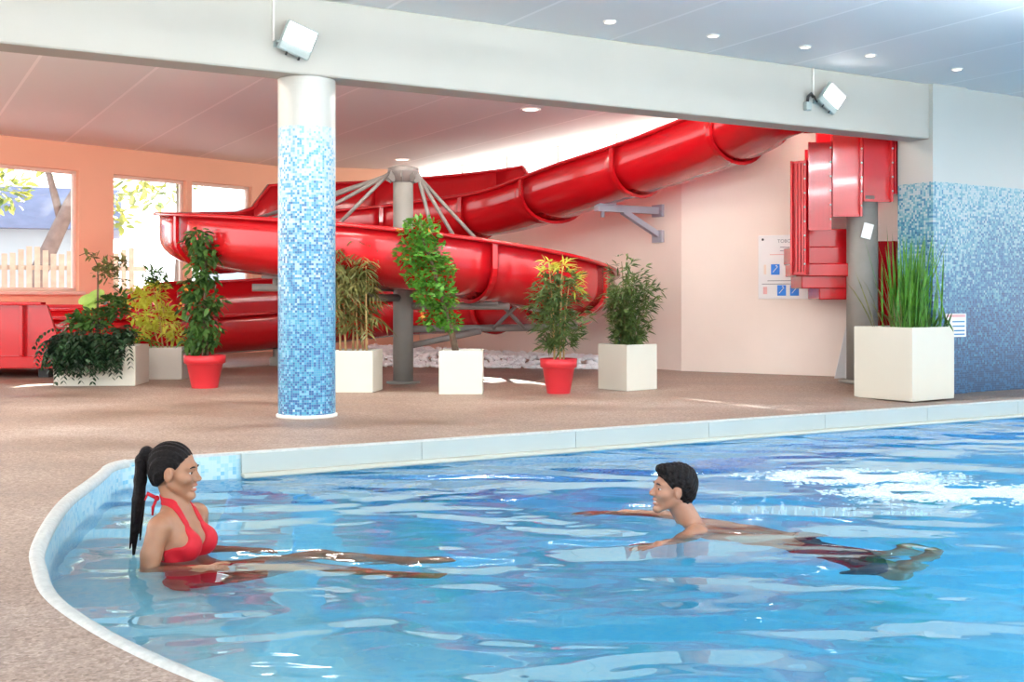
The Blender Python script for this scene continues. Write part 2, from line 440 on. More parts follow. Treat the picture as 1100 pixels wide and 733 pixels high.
def ringmesh(name, dz, mat, close=True, sub=None, smooth=False):
    mb = MB(); bases = []
    for d, zf in dz:
        P = off(d); bases.append(mb.add([(p.x, p.y, zf(p) if callable(zf) else zf) for p in P]))
    n = len(outline)
    for a, b in zip(bases, bases[1:]):
        for j in range(n):
            k = (j + 1) % n
            if sub and not sub(j): continue
            mb.face((a + j, a + k, b + k, b + j), smooth)
    return mb.build(name, mat)
ds = [.046, .12, .3, .5, .75, 1.0, 1.25, 1.5, 1.75, 2.0, 2.3, 2.7, 3.2, 4, 5, 6.5, 9, 12, 16]
struct(ringmesh('floor', [(d, deck_z) for d in ds], M['deck'], smooth=True), 'pinkish brown aggregate pool deck', 'floor')
isfar = lambda j: (outline[j] - FA).dot(FN) > -.05 and (outline[(j + 1) % len(outline)] - FA).dot(FN) > -.05
far = [j for j in range(len(outline)) if isfar(j)]
notfar = lambda j: not isfar(j)
struct(ringmesh('trim_1', [(.050, -.03), (.047, .005), (.034, .011), (.010, .008), (-.005, -.006), (-.005, -.030), (.0, -.035)], M['coping'], sub=notfar, smooth=True), 'rounded pale stone coping round the curved pool edge', 'coping')
struct(ringmesh('trim_2', [(.050, -.03), (.047, .004), (.0, .004), (.0, -.012)], M['coping'], sub=isfar), 'thin pale stone edge along the straight far pool side', 'coping')

# pool walls
mosA = mosaic('pool_edge_mosaic', .024, [(0, (.50, .66, .72)), (.44, (.36, .60, .70)), (.60, (.20, .48, .64)), (.76, (.06, .30, .50)), (.84, (.40, .46, .26)), (.88, (.34, .58, .68))], -1, .5, 1.0, (.55, .66, .70))
mb = MB(); P = outline; acc = 0
for j in range(len(P)):
    k = (j + 1) % len(P); l = (P[k] - P[j]).length
    mb.quad((*P[j].xy, -1.5), (*P[k].xy, -1.5), (*P[k].xy, -.01), (*P[j].xy, -.01), [(acc, -1.5), (acc + l, -1.5), (acc + l, 0), (acc, 0)]); acc += l
struct(mb.build('wall_pool', mosA), 'pale blue mosaic pool wall round the water', 'wall')
# white fascia panels + overflow lip along the far side, starting to the right of the small mosaic patch
FR = math.atan2(FS.y, FS.x)
mb = MB(); LEN = (R1 - FA).length
k = 0.0
while k < LEN:
    w = min(1.2, LEN - k)
    mb.box((k + w / 2, -.012, -.062), (w - .004, .03, .115)); k += 1.2
struct(mb.build('trim_3', M['fascia'], loc=FA, rot=(0, 0, FR)), 'white fascia panels along the far pool edge', 'trim')
mb = MB(); mb.bbox((LEN / 2, -.04, -.134), (LEN, .075, .028), .008)
struct(mb.build('trim_4', M['lip'], loc=FA, rot=(0, 0, FR)), 'cream overflow lip just above the water', 'trim')
# submerged steps following the curve, then the floor
arcn = arc_full
def arc_off(d):
    out = []
    for i, p in enumerate(arcn):
        t = (arcn[min(i + 1, len(arcn) - 1)] - arcn[max(i - 1, 0)]).normalized()
        nrm = Vector((-t.y, t.x, 0))
        if nrm.dot(Vector((3, 5, 0)) - p) < 0: nrm = -nrm
        out.append(p + nrm * d)
    return out
steps = [(0, .62, -.54), (.62, 1.02, -.76), (1.02, 1.42, -.98), (1.42, 1.8, -1.2)]
for i, (d0, d1, z) in enumerate(steps):
    mb = MB(); A = arc_off(d0 - .02); B = arc_off(d1)
    a = mb.add([(p.x, p.y, z) for p in A]); b = mb.add([(p.x, p.y, z) for p in B]); c = mb.add([(p.x, p.y, -1.45) for p in B])
    for j in range(len(A) - 1):
        mb.face((a + j, b + j, b + j + 1, a + j + 1)); mb.face((b + j, c + j, c + j + 1, b + j + 1))
    struct(mb.build('floor_step', M['pool']), 'submerged curved pool step', 'step')
mb = MB(); mb.quad((-4, 0, -1.42), (15, 0, -1.42), (15, 17, -1.42), (-4, 17, -1.42))
struct(mb.build('floor_pool', M['pool']), 'blue tiled pool floor', 'floor')
# water
W = off(.02)
mb = MB()
b0 = mb.add([(p.x, p.y, WATER) for p in W]); b1 = mb.add([(p.x, p.y, -1.60) for p in W])
n = len(W); mb.face([b0 + j for j in (range(n) if SGN > 0 else reversed(range(n)))])
mb.face([b1 + j for j in (reversed(range(n)) if SGN > 0 else range(n))])
for j in range(n):
    k = (j + 1) % n
    q = (b1 + j, b1 + k, b0 + k, b0 + j); mb.face(q if SGN > 0 else tuple(reversed(q)))
o = mb.build('water', M['water']); tag(o, 'rippled clear blue pool water', 'water', None, 'stuff')

# underwater fill lamps, added out of view to brighten pool and ceiling
M['pool_fill_lamp'] = emit('pool_fill_glow', (.80, .95, 1), FILL_WATER)
for (lx, ly), rz in [((1.9, 1.92), 0), ((3.6, 1.90), 0), ((5.3, 1.90), 0), ((7.0, 1.90), 0), ((12.95, 5.5), PI / 2), ((12.95, 8.5), PI / 2)]:
    e = empty('pool_fill_lamp', (lx, ly, -.62), rz); tag(e, 'added round underwater fill lamp in the near pool wall' if rz == 0 else 'added round underwater fill lamp in the right pool wall', 'added fill lamp', 'added fill lamps in the near pool wall' if rz == 0 else 'added fill lamps in the right pool wall')
    Q = Matrix.Rotation(-PI / 2, 4, 'X')
    mb = MB(); mb.lathe([(.17, 0), (.17, .02), (.14, .035), (.135, .02)], 28); o = mb.build('trim_ring', M['metal_white'], e); o.data.transform(Q)
    mb = MB(); mb.lathe([(.135, .022), (.06, .030), (.01, .031)], 28); o = mb.build('lens', M['pool_fill_lamp'], e); o.data.transform(Q)

# ------------------------------------------------------------------ ceiling, beam, column, walls
def b_uv(p): q = p - BP; return (q.dot(BDIR) + .22, q.dot(NDIR))
E2 = K + (K - RB).normalized() * 2.05                                # opening over the slide ends at the beam's back
poly = [at_b(-12, -9.5), at_b(14, -9.5), at_b(14, .9), at_b(6.0, .30), at_b((E2 - BP).dot(BDIR), .30), K, RB, LW[2], LW[1], LW[0], Vector((-12, 10, 0))]
mb = MB(); b = mb.add([(p.x, p.y, CEIL) for p in poly]); mb.face([b + i for i in reversed(range(len(poly)))], False, [b_uv(p) for p in reversed(poly)])
b = mb.add([(p.x, p.y, CEIL + .3) for p in poly]); mb.face([b + i for i in range(len(poly))], False, [b_uv(p) for p in poly])
for i in range(len(poly)):
    j = (i + 1) % len(poly); mb.face((b - len(poly) + i, b - len(poly) + j, b + j, b + i), False, [(0.5, 0)] * 4)
struct(mb.build('ceiling', M['ceiling']), 'pale panelled ceiling', 'ceiling')

mb = MB(); mb.bbox((-2.2, .15, (BEAMZ + CEIL) / 2), (19.0 + .2, .30, CEIL - BEAMZ), .012)
struct(mb.build('beam', M['beam'], loc=BP, rot=(0, 0, BROT)), 'long cream concrete beam above the column', 'beam')

cm = mosaic('column_mosaic', .0185, [(0, (.50, .56, .55)), (.32, (.36, .54, .60)), (.39, (.17, .42, .57)), (.46, (.05, .30, .50)), (.56, (.012, .14, .34)), (.66, (.05, .32, .48)), (.74, (.18, .46, .66)), (.80, (.01, .10, .29)), (.90, (.50, .66, .72)), (.94, (.012, .07, .27))], .0, 2.3, .8, (.50, .50, .455), 2.3, 2.2, .35)
mb = MB(); r = .2275; nn = 64
for j in range(nn):
    a, c = 2 * PI * j / nn, 2 * PI * (j + 1) / nn
    p = lambda t, z: (r * math.cos(t), r * math.sin(t), z)
    mb.quad(p(a, 0.02), p(c, 0.02), p(c, BEAMZ), p(a, BEAMZ), [(a * r, .02), (c * r, .02), (c * r, BEAMZ), (a * r, BEAMZ)], True)
mb2 = MB(); mb2.lathe([(r + .015, 0), (r + .015, .02), (r, .028)], 48)
CC = Vector((-1.645, 8.96, 0))
o = struct(mb.build('column', cm, loc=CC), 'round column of blue mosaic fading to white', 'column')
mb2.build('base_ring', M['white_paint'], o)

wm = mosaic('wall_mosaic', .024, [(0, (.40, .50, .52)), (.25, (.24, .42, .47)), (.34, (.10, .31, .39)), (.43, (.035, .19, .32)), (.54, (.012, .10, .23)), (.68, (.006, .05, .14)), (.93, (.16, .33, .46))], .1, 2.3, .75, (.46, .49, .46), 2.22, 1.2, .4, (.14, .28, .36))
PC = at_b((Vector((4.64, 12.1, 0)) - BP).dot(BDIR), -.05)           # pilaster's front-left corner
mb = MB(); mb.box((.283, .24, (CEIL - .15) / 2), (.566, .48, CEIL + .15), None, True)
struct(mb.build('pillar', wm, loc=PC, rot=(0, 0, BROT)), 'square pillar with blue mosaic at the beam end', 'pillar')
mb = MB(); mb.box((.566 + 5, .24, (CEIL - .15) / 2), (10, .38, CEIL + .15), None, True)
struct(mb.build('wall_right', wm, loc=PC, rot=(0, 0, BROT)), 'blue mosaic wall right of the pillar', 'wall')

def wall_seg(mb, a, b, z0, z1, th=.22, t0=0.0, t1=1.0):
    d = b - a; L = d.length; d.normalize(); nrm = Vector((-d.y, d.x, 0))
    q = Matrix.Rotation(math.atan2(d.y, d.x), 3, 'Z')
    # the face nearest the camera lies on a-b
    s = 1 if nrm.y > 0 else -1
    mb.box(a + d * (L * (t0 + t1) / 2) + nrm * (s * th / 2) + Vector((0, 0, (z0 + z1) / 2)), (L * (t1 - t0), th, z1 - z0), q)
# left wall with three window openings
A, B = LW[1], LW[2]; D = B - A
WIN = [(-.60, .2457), (.362, .63), (.652, .8995)]
SILL, HEAD = 1.05, 2.88
mb = MB()
wall_seg(mb, A, B, -.05, SILL, .22, -.9, 1.0); wall_seg(mb, A, B, HEAD, CEIL, .22, -.9, 1.0)
for t0, t1 in ((-.9, -.6), (.2457, .362), (.63, .652), (.8995, 1.0)): wall_seg(mb, A, B, SILL, HEAD, .22, t0, t1)
wall_seg(mb, B, RB, -.05, CEIL, .22)
struct(mb.build('wall_left', M['orange']), 'orange wall with windows behind the slides', 'wall')
dn = D.normalized(); wn = Vector((-dn.y, dn.x, 0)); wq = Matrix.Rotation(math.atan2(dn.y, dn.x), 3, 'Z')
for i, (t0, t1) in enumerate(WIN):
    w = (t1 - t0) * D.length; c = A + D * ((t0 + t1) / 2)
    e = empty('window_%d' % (i + 1), (c.x, c.y, SILL), math.atan2(dn.y, dn.x)); struct(e, ['wide window beside the run-out trough showing the fence', 'window left of the thin orange mullion', 'window right of the thin orange mullion'][i], 'window')
    H = HEAD - SILL; m1 = MB(); fw = .05
    for cx, cz, sx, sz in ((0, fw / 2, w, fw), (0, H - fw / 2, w, fw), (-w / 2 + fw / 2, H / 2, fw, H), (w / 2 - fw / 2, H / 2, fw, H)):
        m1.bbox((cx, .12, cz), (sx, .08, sz), .008)
    m1.build('frame', M['sill'], e)
    m2 = MB(); m2.box((0, .12, H / 2), (w - .08, .008, H - .08)); m2.build('pane', M['glass'], e)
    if i == 0:
        m3 = MB(); m3.bbox((0, -.04, -.03), (w + .1, .14, .05), .01); m3.build('sill', M['sill'], e)
# receding wall with the clerestory strip
CLZ = 2.76
dk = (K - RB); dL = dk.length
mb = MB(); wall_seg(mb, RB, K, -.05, CLZ, .22)
wall_seg(mb, K, RW[1], -.05, 4.6, .22); wall_seg(mb, RW[1], RW[2], -.05, 4.6, .22)
struct(mb.build('wall_back', M['white_wall']), 'peach white wall behind the red slides', 'wall')
e = empty('window_4', (RB.x, RB.y, CLZ), math.atan2(dk.y, dk.x)); struct(e, 'bright clerestory strip under the ceiling', 'window')
m1 = MB(); H = CEIL - CLZ
for k in range(6): m1.box((dL * k / 5, .1, H / 2), (.05, .08, H))
m1.box((dL / 2, .1, .02), (dL, .1, .04)); m1.box((dL / 2, .1, H - .02), (dL, .1, .04))
m1.build('frame', M['white_paint'], e)
m2 = MB(); m2.box((dL / 2, .1, H / 2), (dL, .008, H - .06)); m2.build('pane', M['opal'], e)

# pebble bed in front of the receding wall
mb = MB(); f0, f1 = Vector((-1.8, 15.35, 0)), Vector((1.25, 14.85, 0)); g0, g1 = RB + Vector((-.8, -1.2, 0)), K + Vector((-.55, .4, 0))
for i in range(1500):
    u, v = RNG.random(), RNG.random() ** 1.6
    p = (f0.lerp(f1, u)).lerp(g0.lerp(g1, u), v); rr = RNG.uniform(.03, .065)
    mb.ico((p.x, p.y, .02 + .12 * sm(v * 5)), (rr, rr * RNG.uniform(.7, 1), rr * .6), Matrix.Rotation(RNG.random() * 3, 3, 'Z'))
tag(mb.build('white_pebbles', M['pebble']), 'bed of white pebbles along the wall under the slide', 'pebbles', None, 'stuff')

# downlights in the ceiling
def downlight(x, y, r, label):
    Y = (CEIL - EYE) * F / (HZ - y); p = px(x, y, Y)
    e = empty('ceiling_spotlight', (p.x, p.y, CEIL)); tag(e, label, 'ceiling light', 'recessed ceiling spotlights')
    a = MB(); a.lathe([(r * 1.25, 0), (r * 1.25, -.012), (r, -.014), (r * .98, -.004)], 24, cap=False); a.build('trim_ring', M['white_paint'], e)
    b = MB(); b.lathe([(r, -.010), (r * .5, -.011)], 24); b.build('lens', M['downlight'], e)
downlight(432, 171, .11, 'recessed ceiling spotlight above the grey slide post')
downlight(570, 117, .10, 'recessed ceiling spotlight just behind the beam, above the white clerestory')
for (x, y), t in zip(((655, 23), (766, 38), (865, 50), (935, 59), (1028, 74)), ('small ceiling spotlight nearest the top of the photo', 'small ceiling spotlight between the two beam floodlights, second from the photo top', 'small ceiling spotlight directly above the right floodlight', 'small ceiling spotlight between the right floodlight and the square pillar', 'small ceiling spotlight above the square blue pillar')):
    downlight(x, y, .045, t)

# unseen fill lamps, added behind the beam and over the pool for brightness
M['strip'] = emit('fill_tube_glow', (1, .93, .84), FILL_BACK)
M['fill_cool'] = emit('fill_tube_glow_cool', (.92, .97, 1), FILL_POOL)
SPOTS = [(-6.2 + 2.05 * k, .85, 0) for k in range(7)] + [(-6.0 + 2.2 * k, n_, 1) for n_ in (-3.5, -7.0) for k in range(6)]
for ls, ln_, pool_side in SPOTS:
    e = empty('added_fill_lamp', at_b(ls, ln_, CEIL), BROT)
    tag(e, 'added fill tube lamp under the ceiling close behind the long beam' if not pool_side else 'added fill tube lamp over the pool in front of the long beam', 'ceiling lamp', 'added fill lamps over the pool' if pool_side else 'added fill lamps behind the beam')
    mb = MB(); mb.bbox((0, 0, -.30 if pool_side else -.20), (1.3, .12 if pool_side else .02, .03), .006); mb.build('tray', M['white_paint'], e)
    for x in (-.5, .5):
        mb = MB(); mb.tube([(x, 0, 0), (x, 0, -.29 if pool_side else -.19)], .006, 6); mb.build('hanger', M['white_paint'], e)
    mb = MB(); mb.tube([(-.64, 0, -.245), (.64, 0, -.245)], .03, 14); mb.build('tube', M['fill_cool' if pool_side else 'strip'], e)
# ------------------------------------------------------------------ floodlights on the beam
def flood(s, z, label, roll, box):
    e = empty('floodlight', at_b(s, 0, z), BROT); e.scale = (.86, .86, .86); tag(e, label, 'floodlight', 'floodlights on the beam')
    Rm = Matrix.Rotation(roll, 3, 'Y') @ Matrix.Rotation(math.radians(14), 3, 'X')
    yo = Vector((0, -.14, 0))
    a = MB(); a.bbox(yo + Rm @ Vector((0, .03, 0)), (.30, .06, .27), .012, Rm)
    for k in range(7): a.box(yo + Rm @ Vector((-.12 + .04 * k, .075, 0)), (.008, .04, .22), Rm)
    a.build('housing', M['metal_white'], e)
    b = MB(); b.box(yo + Rm @ Vector((0, -.004, .035)), (.26, .008, .17), Rm); b.build('lens', M['lamp'], e)
    c = MB(); c.tube([(-.17, 0, -.0), (-.17, -.10, -.02)], .012, 8); c.tube([(.13, 0, -.05), (.13, -.10, -.05)], .012, 8); c.box((-.02, -.006, -.03), (.34, .012, .05)); c.build('bracket', M['metal_white'], e)
    for k in (-.06, .06):
        d = MB(); d.tube([yo + Rm @ Vector((k, -.0, -.135)), yo + Rm @ Vector((k, -.0, -.165))], .010, 8); d.build('clip', M['dark'], e)
    g = MB(); g.tube([(-.19, -.012, 0), (-.19, -.012, (CEIL - z) / .86)], .011, 8); g.build('conduit', M['white_paint'], e)
    if box:
        g = MB(); g.tube([(-.20, -.02, .02), (-.26, -.05, .05), (-.31, -.05, .01), (-.31, -.04, -.05)], .018, 8); g.tube([(-.20, -.03, .03), (-.18, -.06, -.04), (-.12, -.08, .03), (-.05, -.1, .05)], .014, 8); g.build('cable', M['dark'], e)
        g = MB(); g.bbox((-.30, -.03, -.10), (.09, .06, .10), .008); g.build('junction_box', M['metal_white'], e)
    return e
flood(.115, 2.92, 'lit white floodlight on the beam above the round column', math.radians(18), False)
sB = (px(882, 110, 11.62) - BP).dot(BDIR)
flood(sB - .10, .95 + 209 * 11.62 / F, 'lit white floodlight with black cable on the beam near the square pillar', math.radians(32), True)

# ------------------------------------------------------------------ water slide (spiral)
HC = Vector((-1.515, 14.1, 0)); RM, HW = 2.28, .50
PO = Vector((-1.21, 12.42, 0))      # the grey post stands inside the loop, near its front
ZK = [(-90, 2.10), (0, 1.765), (90, 1.43), (180, 1.09), (270, .64), (360, .42), (450, .25)]
def helix_z(k):
    for i in range(1, len(ZK) - 2):
        if ZK[i][0] <= k <= ZK[i + 1][0] + 1e-6: break
    a, b, c, d = [q[1] for q in ZK[i - 1:i + 3]]; t = (k - ZK[i][0]) / 90
    return .5 * (2 * b + (c - a) * t + (2 * a - 5 * b + 4 * c - d) * t * t + (3 * b - a - 3 * c + d) * t ** 3)
def helix(th):
    return Vector((HC.x + RM * math.cos(th), HC.y + RM * math.sin(th), helix_z(min(360, max(0, math.degrees(th) - 90))) + (max(0, PI / 2 - th) * .21)))
up = catmull([(3.40, 12.62, 2.88), (3.0, 12.52, 2.72), (2.60, 12.92, 2.55), (2.0, 13.55, 2.37), (1.08, 14.42, 2.14), (.0, 15.75, 1.90), tuple(helix(PI / 2 - .12) + Vector((0, 0, 0))), tuple(helix(PI / 2 + .25))], 8)
up = up[:6 * 8 + 1][:-1]
hel = [helix(PI / 2 + i * (2 * PI / 64)) for i in range(65)]
ex = catmull([tuple(helix(PI / 2 + 2 * PI - .5)), tuple(helix(PI / 2 + 2 * PI)), (-2.75, 16.15, .30), (-3.9, 15.55, .20), (-4.9, 14.75, .17), (-5.75, 14.25, .17), (-6.4, 14.15, .17)], 8)[8:]
path = up + hel + ex[1:]
NP = len(path)
def frame(i):
    t = path[min(i + 1, NP - 1)] - path[max(i - 1, 0)]; t.z = 0; t.normalize()
    return t, Vector((t.y, -t.x, 0))
cum = [0]
for i in range(1, NP): cum.append(cum[-1] + (path[i] - path[i - 1]).length)
iA = len(up); iB = len(up) + 64
def hout(i):
    # outer wall: low on the inrun, tall round the back, normal elsewhere, tall again on the exit
    p = path[i]
    if i < iA: return .50 + .48 * sm((.10 - p.x) / .25)
    k = (i - iA) / 64 * 360
    if k < 100: return .98 - .40 * sm((k - 44) / 9)
    if k < 330: return .58
    if i <= iB: return .58 + .40 * sm((k - 330) / 30)
    return .98 - .36 * sm((-4.4 - p.x) / 1.0)
def hin(i): return .52 if i < iB else .52
def prof(i, d=0.0):
    pts = []
    hi, ho = hin(i), hout(i)
    w, b = HW + d, .30 + d
    pts.append((-w, hi)); pts.append((-w, .30 + (hi - .30) * .5))
    for k in range(15):
        a = PI + PI * k / 14
        pts.append((w * math.cos(a), .30 + b * math.sin(a)))
    pts.append((w, .30 + (ho - .30) * .5)); pts.append((w, ho))
    return pts
def sweep(mb, i0, i1, d0, d1, cap=True):
    rings = []
    for i in range(i0, i1 + 1):
        t, o = frame(i); p = path[i]
        L = [p + o * u + Vector((0, 0, v)) for u, v in prof(i, d0)] + [p + o * u + Vector((0, 0, v)) for u, v in reversed(prof(i, d1))]
        rings.append(L)
    mb.loft(rings, cap, True, True)
SL = empty('water_slide', HC)
tag(SL, 'red spiral water slide around a grey post behind the planters', 'water slide')
def sl(mb, name, mat):
    o = mb.build(name, mat, SL); o.data.transform(Matrix.Translation(-HC)); return o
# split in sections at joints roughly every 1.35 m
cuts = [0]; nxt = 1.0
for i in range(1, NP - 2):
    if cum[i] >= nxt: cuts.append(i); nxt = cum[i] + 1.38
cuts.append(NP - 1)
for a, b in zip(cuts, cuts[1:]):
    mb = MB(); sweep(mb, a, b, .022, 0.0); sl(mb, 'flume_section', M['red'])
for c in cuts:
    mb = MB(); t, o = frame(c); p = path[c]; rings = []
    for dd in (-.028, .028):
        rings.append([p + t * dd + o * u + Vector((0, 0, v)) for u, v in prof(c, .065)] + [p + t * dd + o * u + Vector((0, 0, v)) for u, v in reversed(prof(c, .024))])
    mb.loft(rings, True, True, False); sl(mb, 'joint_flange', M['red'])
for sgn, nm in ((-1, 'inner_rim'), (1, 'outer_rim')):
    mb = MB(); rings = []
    for i in range(NP):
        t, o = frame(i); h = hin(i) if sgn < 0 else hout(i); c = path[i] + o * (sgn * (HW + .035)) + Vector((0, 0, h))
        rings.append([c + o * x + Vector((0, 0, z)) for x, z in ((-.055, -.02), (.055, -.02), (.055, .012), (.03, .022), (-.03, .022), (-.055, .012))])
    mb.loft(rings, True, True, True); sl(mb, nm, M['red'])
# central post, head and struts
mb = MB(); mb.lathe([(.112, 0), (.112, 2.34)], 28, PO); mb.lathe([(.19, 0), (.19, .02), (.12, .03)], 28, PO); sl(mb, 'support_post', M['grey_post'])
mb = MB(); mb.lathe([(.11, 2.22), (.13, 2.30), (.17, 2.34), (.17, 2.39), (.10, 2.41)], 28, PO)
for k in range(8):
    a = 2 * PI * k / 8; d = Vector((math.cos(a), math.sin(a), 0)); mb.bar(PO + d * .11 + Vector((0, 0, 2.27)), PO + d * .19 + Vector((0, 0, 2.32)), .015, .11)
sl(mb, 'post_head', M['steel'])
def on_path(theta_deg, side, dz=0):
    i = iA + int(round((theta_deg - 90) / 360 * 64)); t, o = frame(i)
    return path[i] + o * (side * HW) + Vector((0, 0, dz))
for th in (192, 212, 234, 252, 290, 306, 322):
    b = on_path(th, -1.0, .50); d = b - PO; d.z = 0; d.normalize()
    mb = MB(); mb.tube([PO + d * .16 + Vector((0, 0, 2.33)), b], .022, 8); sl(mb, 'strut', M['steel'])
def arm(z, th):
    b = on_path(th, -.1, 0); zb_ = b.z; b.z = z; d = (b - PO); d.z = 0; L_a = d.length; d.normalize()
    mb = MB(); mb.tube([PO + d * .1 + Vector((0, 0, z)), b + d * .25], .042, 10)
    mb.tube([b, Vector((b.x, b.y, zb_ - .01))], .035, 8); mb.box(Vector((b.x, b.y, zb_ - .03)), (.30, .22, .03), Matrix.Rotation(math.atan2(d.y, d.x), 3, 'Z'))
    sl(mb, 'support_arm', M['steel'])
arm(.60, 338); arm(.86, 306); arm(1.06, 240); arm(.95, 272)
mb = MB(); mb.tube([PO + Vector((.1, .02, .42)), PO + Vector((.85, .28, .57))], .035, 10); sl(mb, 'brace', M['steel'])
mb = MB(); mb.tube([PO + Vector((1.05, -.05, .92)), PO + Vector((1.35, .45, .60))], .022, 8); sl(mb, 'cross_brace', M['steel'])
mb = MB(); mb.tube([PO + Vector((1.32, .0, .92)), PO + Vector((1.0, .35, .60))], .022, 8); sl(mb, 'cross_brace', M['steel'])
# small leg under the exit flume
mb = MB(); mb.tube([(-3.3, 15.7, .0), (-3.3, 15.7, .23)], .06, 12); mb.box((-3.3, 15.7, .06), (.18, .18, .12)); sl(mb, 'support_leg', M['grey_post'])
# bracket to the wall
wp = Vector((1.96, 14.87, 0)); wnn = Vector((-.838, -.545, 0)); tip = wp + wnn * 1.05
mb = MB(); zb = 2.105
mb.bar(wp + Vector((0, 0, zb)), tip + Vector((0, 0, zb)), .09, .09)
mb.bar(wp + Vector((0, 0, zb - .33)), wp + wnn * .62 + Vector((0, 0, zb - .03)), .08, .07)
qz = Matrix.Rotation(math.atan2(wnn.y, wnn.x), 3, 'Z')
for dz in (0, -.34): mb.box(wp + wnn * .02 + Vector((0, 0, zb + dz)), (.05, .2, .16), qz)
mb.box(tip - wnn * .12 + Vector((0, 0, zb + .06)), (.26, .18, .05), qz); mb.tube([tip - wnn * .1 + Vector((0, 0, zb)), tip - wnn * .1 + Vector((0, 0, zb - .12))], .025, 8)
sl(mb, 'wall_bracket', M['bracket'])

# run-out trough at the far left
RT = empty('runout_trough', (-6.6, 14.1, 0)); tag(RT, 'red box-shaped slide run-out trough under the fence window', 'slide trough')
mb = MB(); y0 = -.80
for q in range(2):
    pass
mb.loft([[(-1.6, y0, .12), (1.30, y0, .12), (1.30, y0 + .05, .12), (-1.6, y0 + .05, .12)], [(-1.6, y0, .86), (1.06, y0, .86), (1.06, y0 + .05, .86), (-1.6, y0 + .05, .86)]])
mb.build('front_panel', M['red'], RT)
mb = MB(); mb.loft([[(-1.6, .80, .12), (1.30, .80, .12), (1.30, .85, .12), (-1.6, .85, .12)], [(-1.6, .80, .86), (1.06, .80, .86), (1.06, .85, .86), (-1.6, .85, .86)]]); mb.build('back_panel', M['red'], RT)
mb = MB(); mb.box((-.15, 0, .15), (2.9, 1.6, .06)); mb.build('trough_floor', M['red'], RT)
mb = MB(); mb.bbox((-.2, y0 - .06, .885), (2.5, .14, .03), .008); mb.build('top_rim', M['red'], RT)
for x in (-1.2, -.1, .78):
    mb = MB(); mb.bbox((x, y0 - .035, .56), (.05, .07, .6), .006); mb.build('rib', M['red'], RT)
mb = MB(); mb.bbox((-.15, y0 - .09, .19), (2.9, .2, .14), .01); mb.build('ledge', M['red'], RT)
for x in (-1.3, 0, 1.0):
    mb = MB(); mb.box((x, -.6, .06), (.12, .3, .12)); mb.build('foot_block', M['dark'], RT)

# ------------------------------------------------------------------ second slide: stepped panels by the pillar
T2 = empty('panelled_slide', (3.8, 12.7, 0)); tag(T2, 'red slide of stepped vertical panels on a thick grey post by the pillar', 'water slide')
def t2(mb, name, mat):
    o = mb.build(name, mat, T2); o.data.transform(Matrix.Translation((-3.8, -12.7, 0))); return o
pp = [(851, 12.72), (868, 12.60), (893, 12.55), (925, 12.55), (957, 12.62), (973.5, 12.75)]
X = [((a - 550) * y / F, y) for a, y in pp]
tops = [2.5, 2.70, 3.0, 3.15, 3.25]; bots = [1.21, 1.71, 1.86, 2.03, 2.12]
for i in range(5):
    a, b = Vector((*X[i], 0)), Vector((*X[i + 1], 0)); d = (b - a); L = d.length; d.normalize(); nf = Vector((d.y, -d.x, 0)); q = Matrix.Rotation(math.atan2(d.y, d.x), 3, 'Z')
    zc, hh = (tops[i] + bots[i]) / 2, tops[i] - bots[i]
    mb = MB(); mb.box((a + b) / 2 - nf * .02 + Vector((0, 0, zc)), (L, .03, hh), q)
    mb.box(a + d * .012 + nf * .02 + Vector((0, 0, zc)), (.022, .07, hh), q)
    mb.box(b - d * .012 + nf * .02 + Vector((0, 0, zc)), (.022, .07, hh), q)
    mb.box((a + b) / 2 + nf * .0 + Vector((0, 0, bots[i] + .015)), (L, .05, .03), q)
    mb.box((a + b) / 2 + nf * .0 + Vector((0, 0, tops[i] - .015)), (L, .05, .03), q)
    if i < 2:
        for k in range(3): mb.box(a + d * (L * (.3 + .2 * k)) + Vector((0, 0, zc)), (.02, .03, hh), q)
    # far wall of the same section
    t2(mb, 'side_panel', M['red'])
    mb = MB(); mb.box((a + b) / 2 - nf * .62 + Vector((0, 0, zc + .05)), (L, .03, hh - .1), q); t2(mb, 'far_panel', M['red'])
    for z in np.arange(bots[i] + .12, min(tops[i], 2.85) - .05, .16):
        mb = MB(); mb.sphere(b - d * .012 + nf * .06 + Vector((0, 0, float(z))), .011, 8, 5); t2(mb, 'bolt', M['metal_white'])
for x0, x1, ya, yb, yf in ((868, 921, 246, 266, 12.95), (853, 919, 265, 284, 12.90), (855, 918, 283, 297, 12.70), (861, 918, 296, 310, 12.78), (880, 918, 309, 322, 12.82)):
    xa, xb = (x0 - 550) * yf / F, (x1 - 550) * yf / F; za, zb = EYE - (yb - HZ) * yf / F, EYE - (ya - HZ) * yf / F
    mb = MB(); mb.bbox(((xa + xb) / 2, yf + .25, (za + zb) / 2), (xb - xa, .5, zb - za), .012); t2(mb, 'stepped_base', M['red'])
mb = MB(); mb.lathe([(.172, -.02), (.172, 2.1)], 32, (3.99, 12.73, 0)); t2(mb, 'support_post', M['grey_post'])
mb = MB(); mb.lathe([(.26, -.02), (.26, .012), (.18, .02)], 32, (3.99, 12.73, 0)); t2(mb, 'base_plate', M['grey_post'])
mb = MB(); mb.box((4.43, 13.05, 1.0), (.30, .05, 1.22)); mb.box((4.43, 13.0, 1.0), (.03, .08, 1.22)); t2(mb, 'rear_panel', M['red'])
mb = MB(); mb.box((3.99, 12.545, 1.70), (.11, .012, .17), Matrix.Rotation(.25, 3, 'Y')); o = t2(mb, 'notice_plate', M['sign_white']); o['label'] = 'small white notice plate on the post'

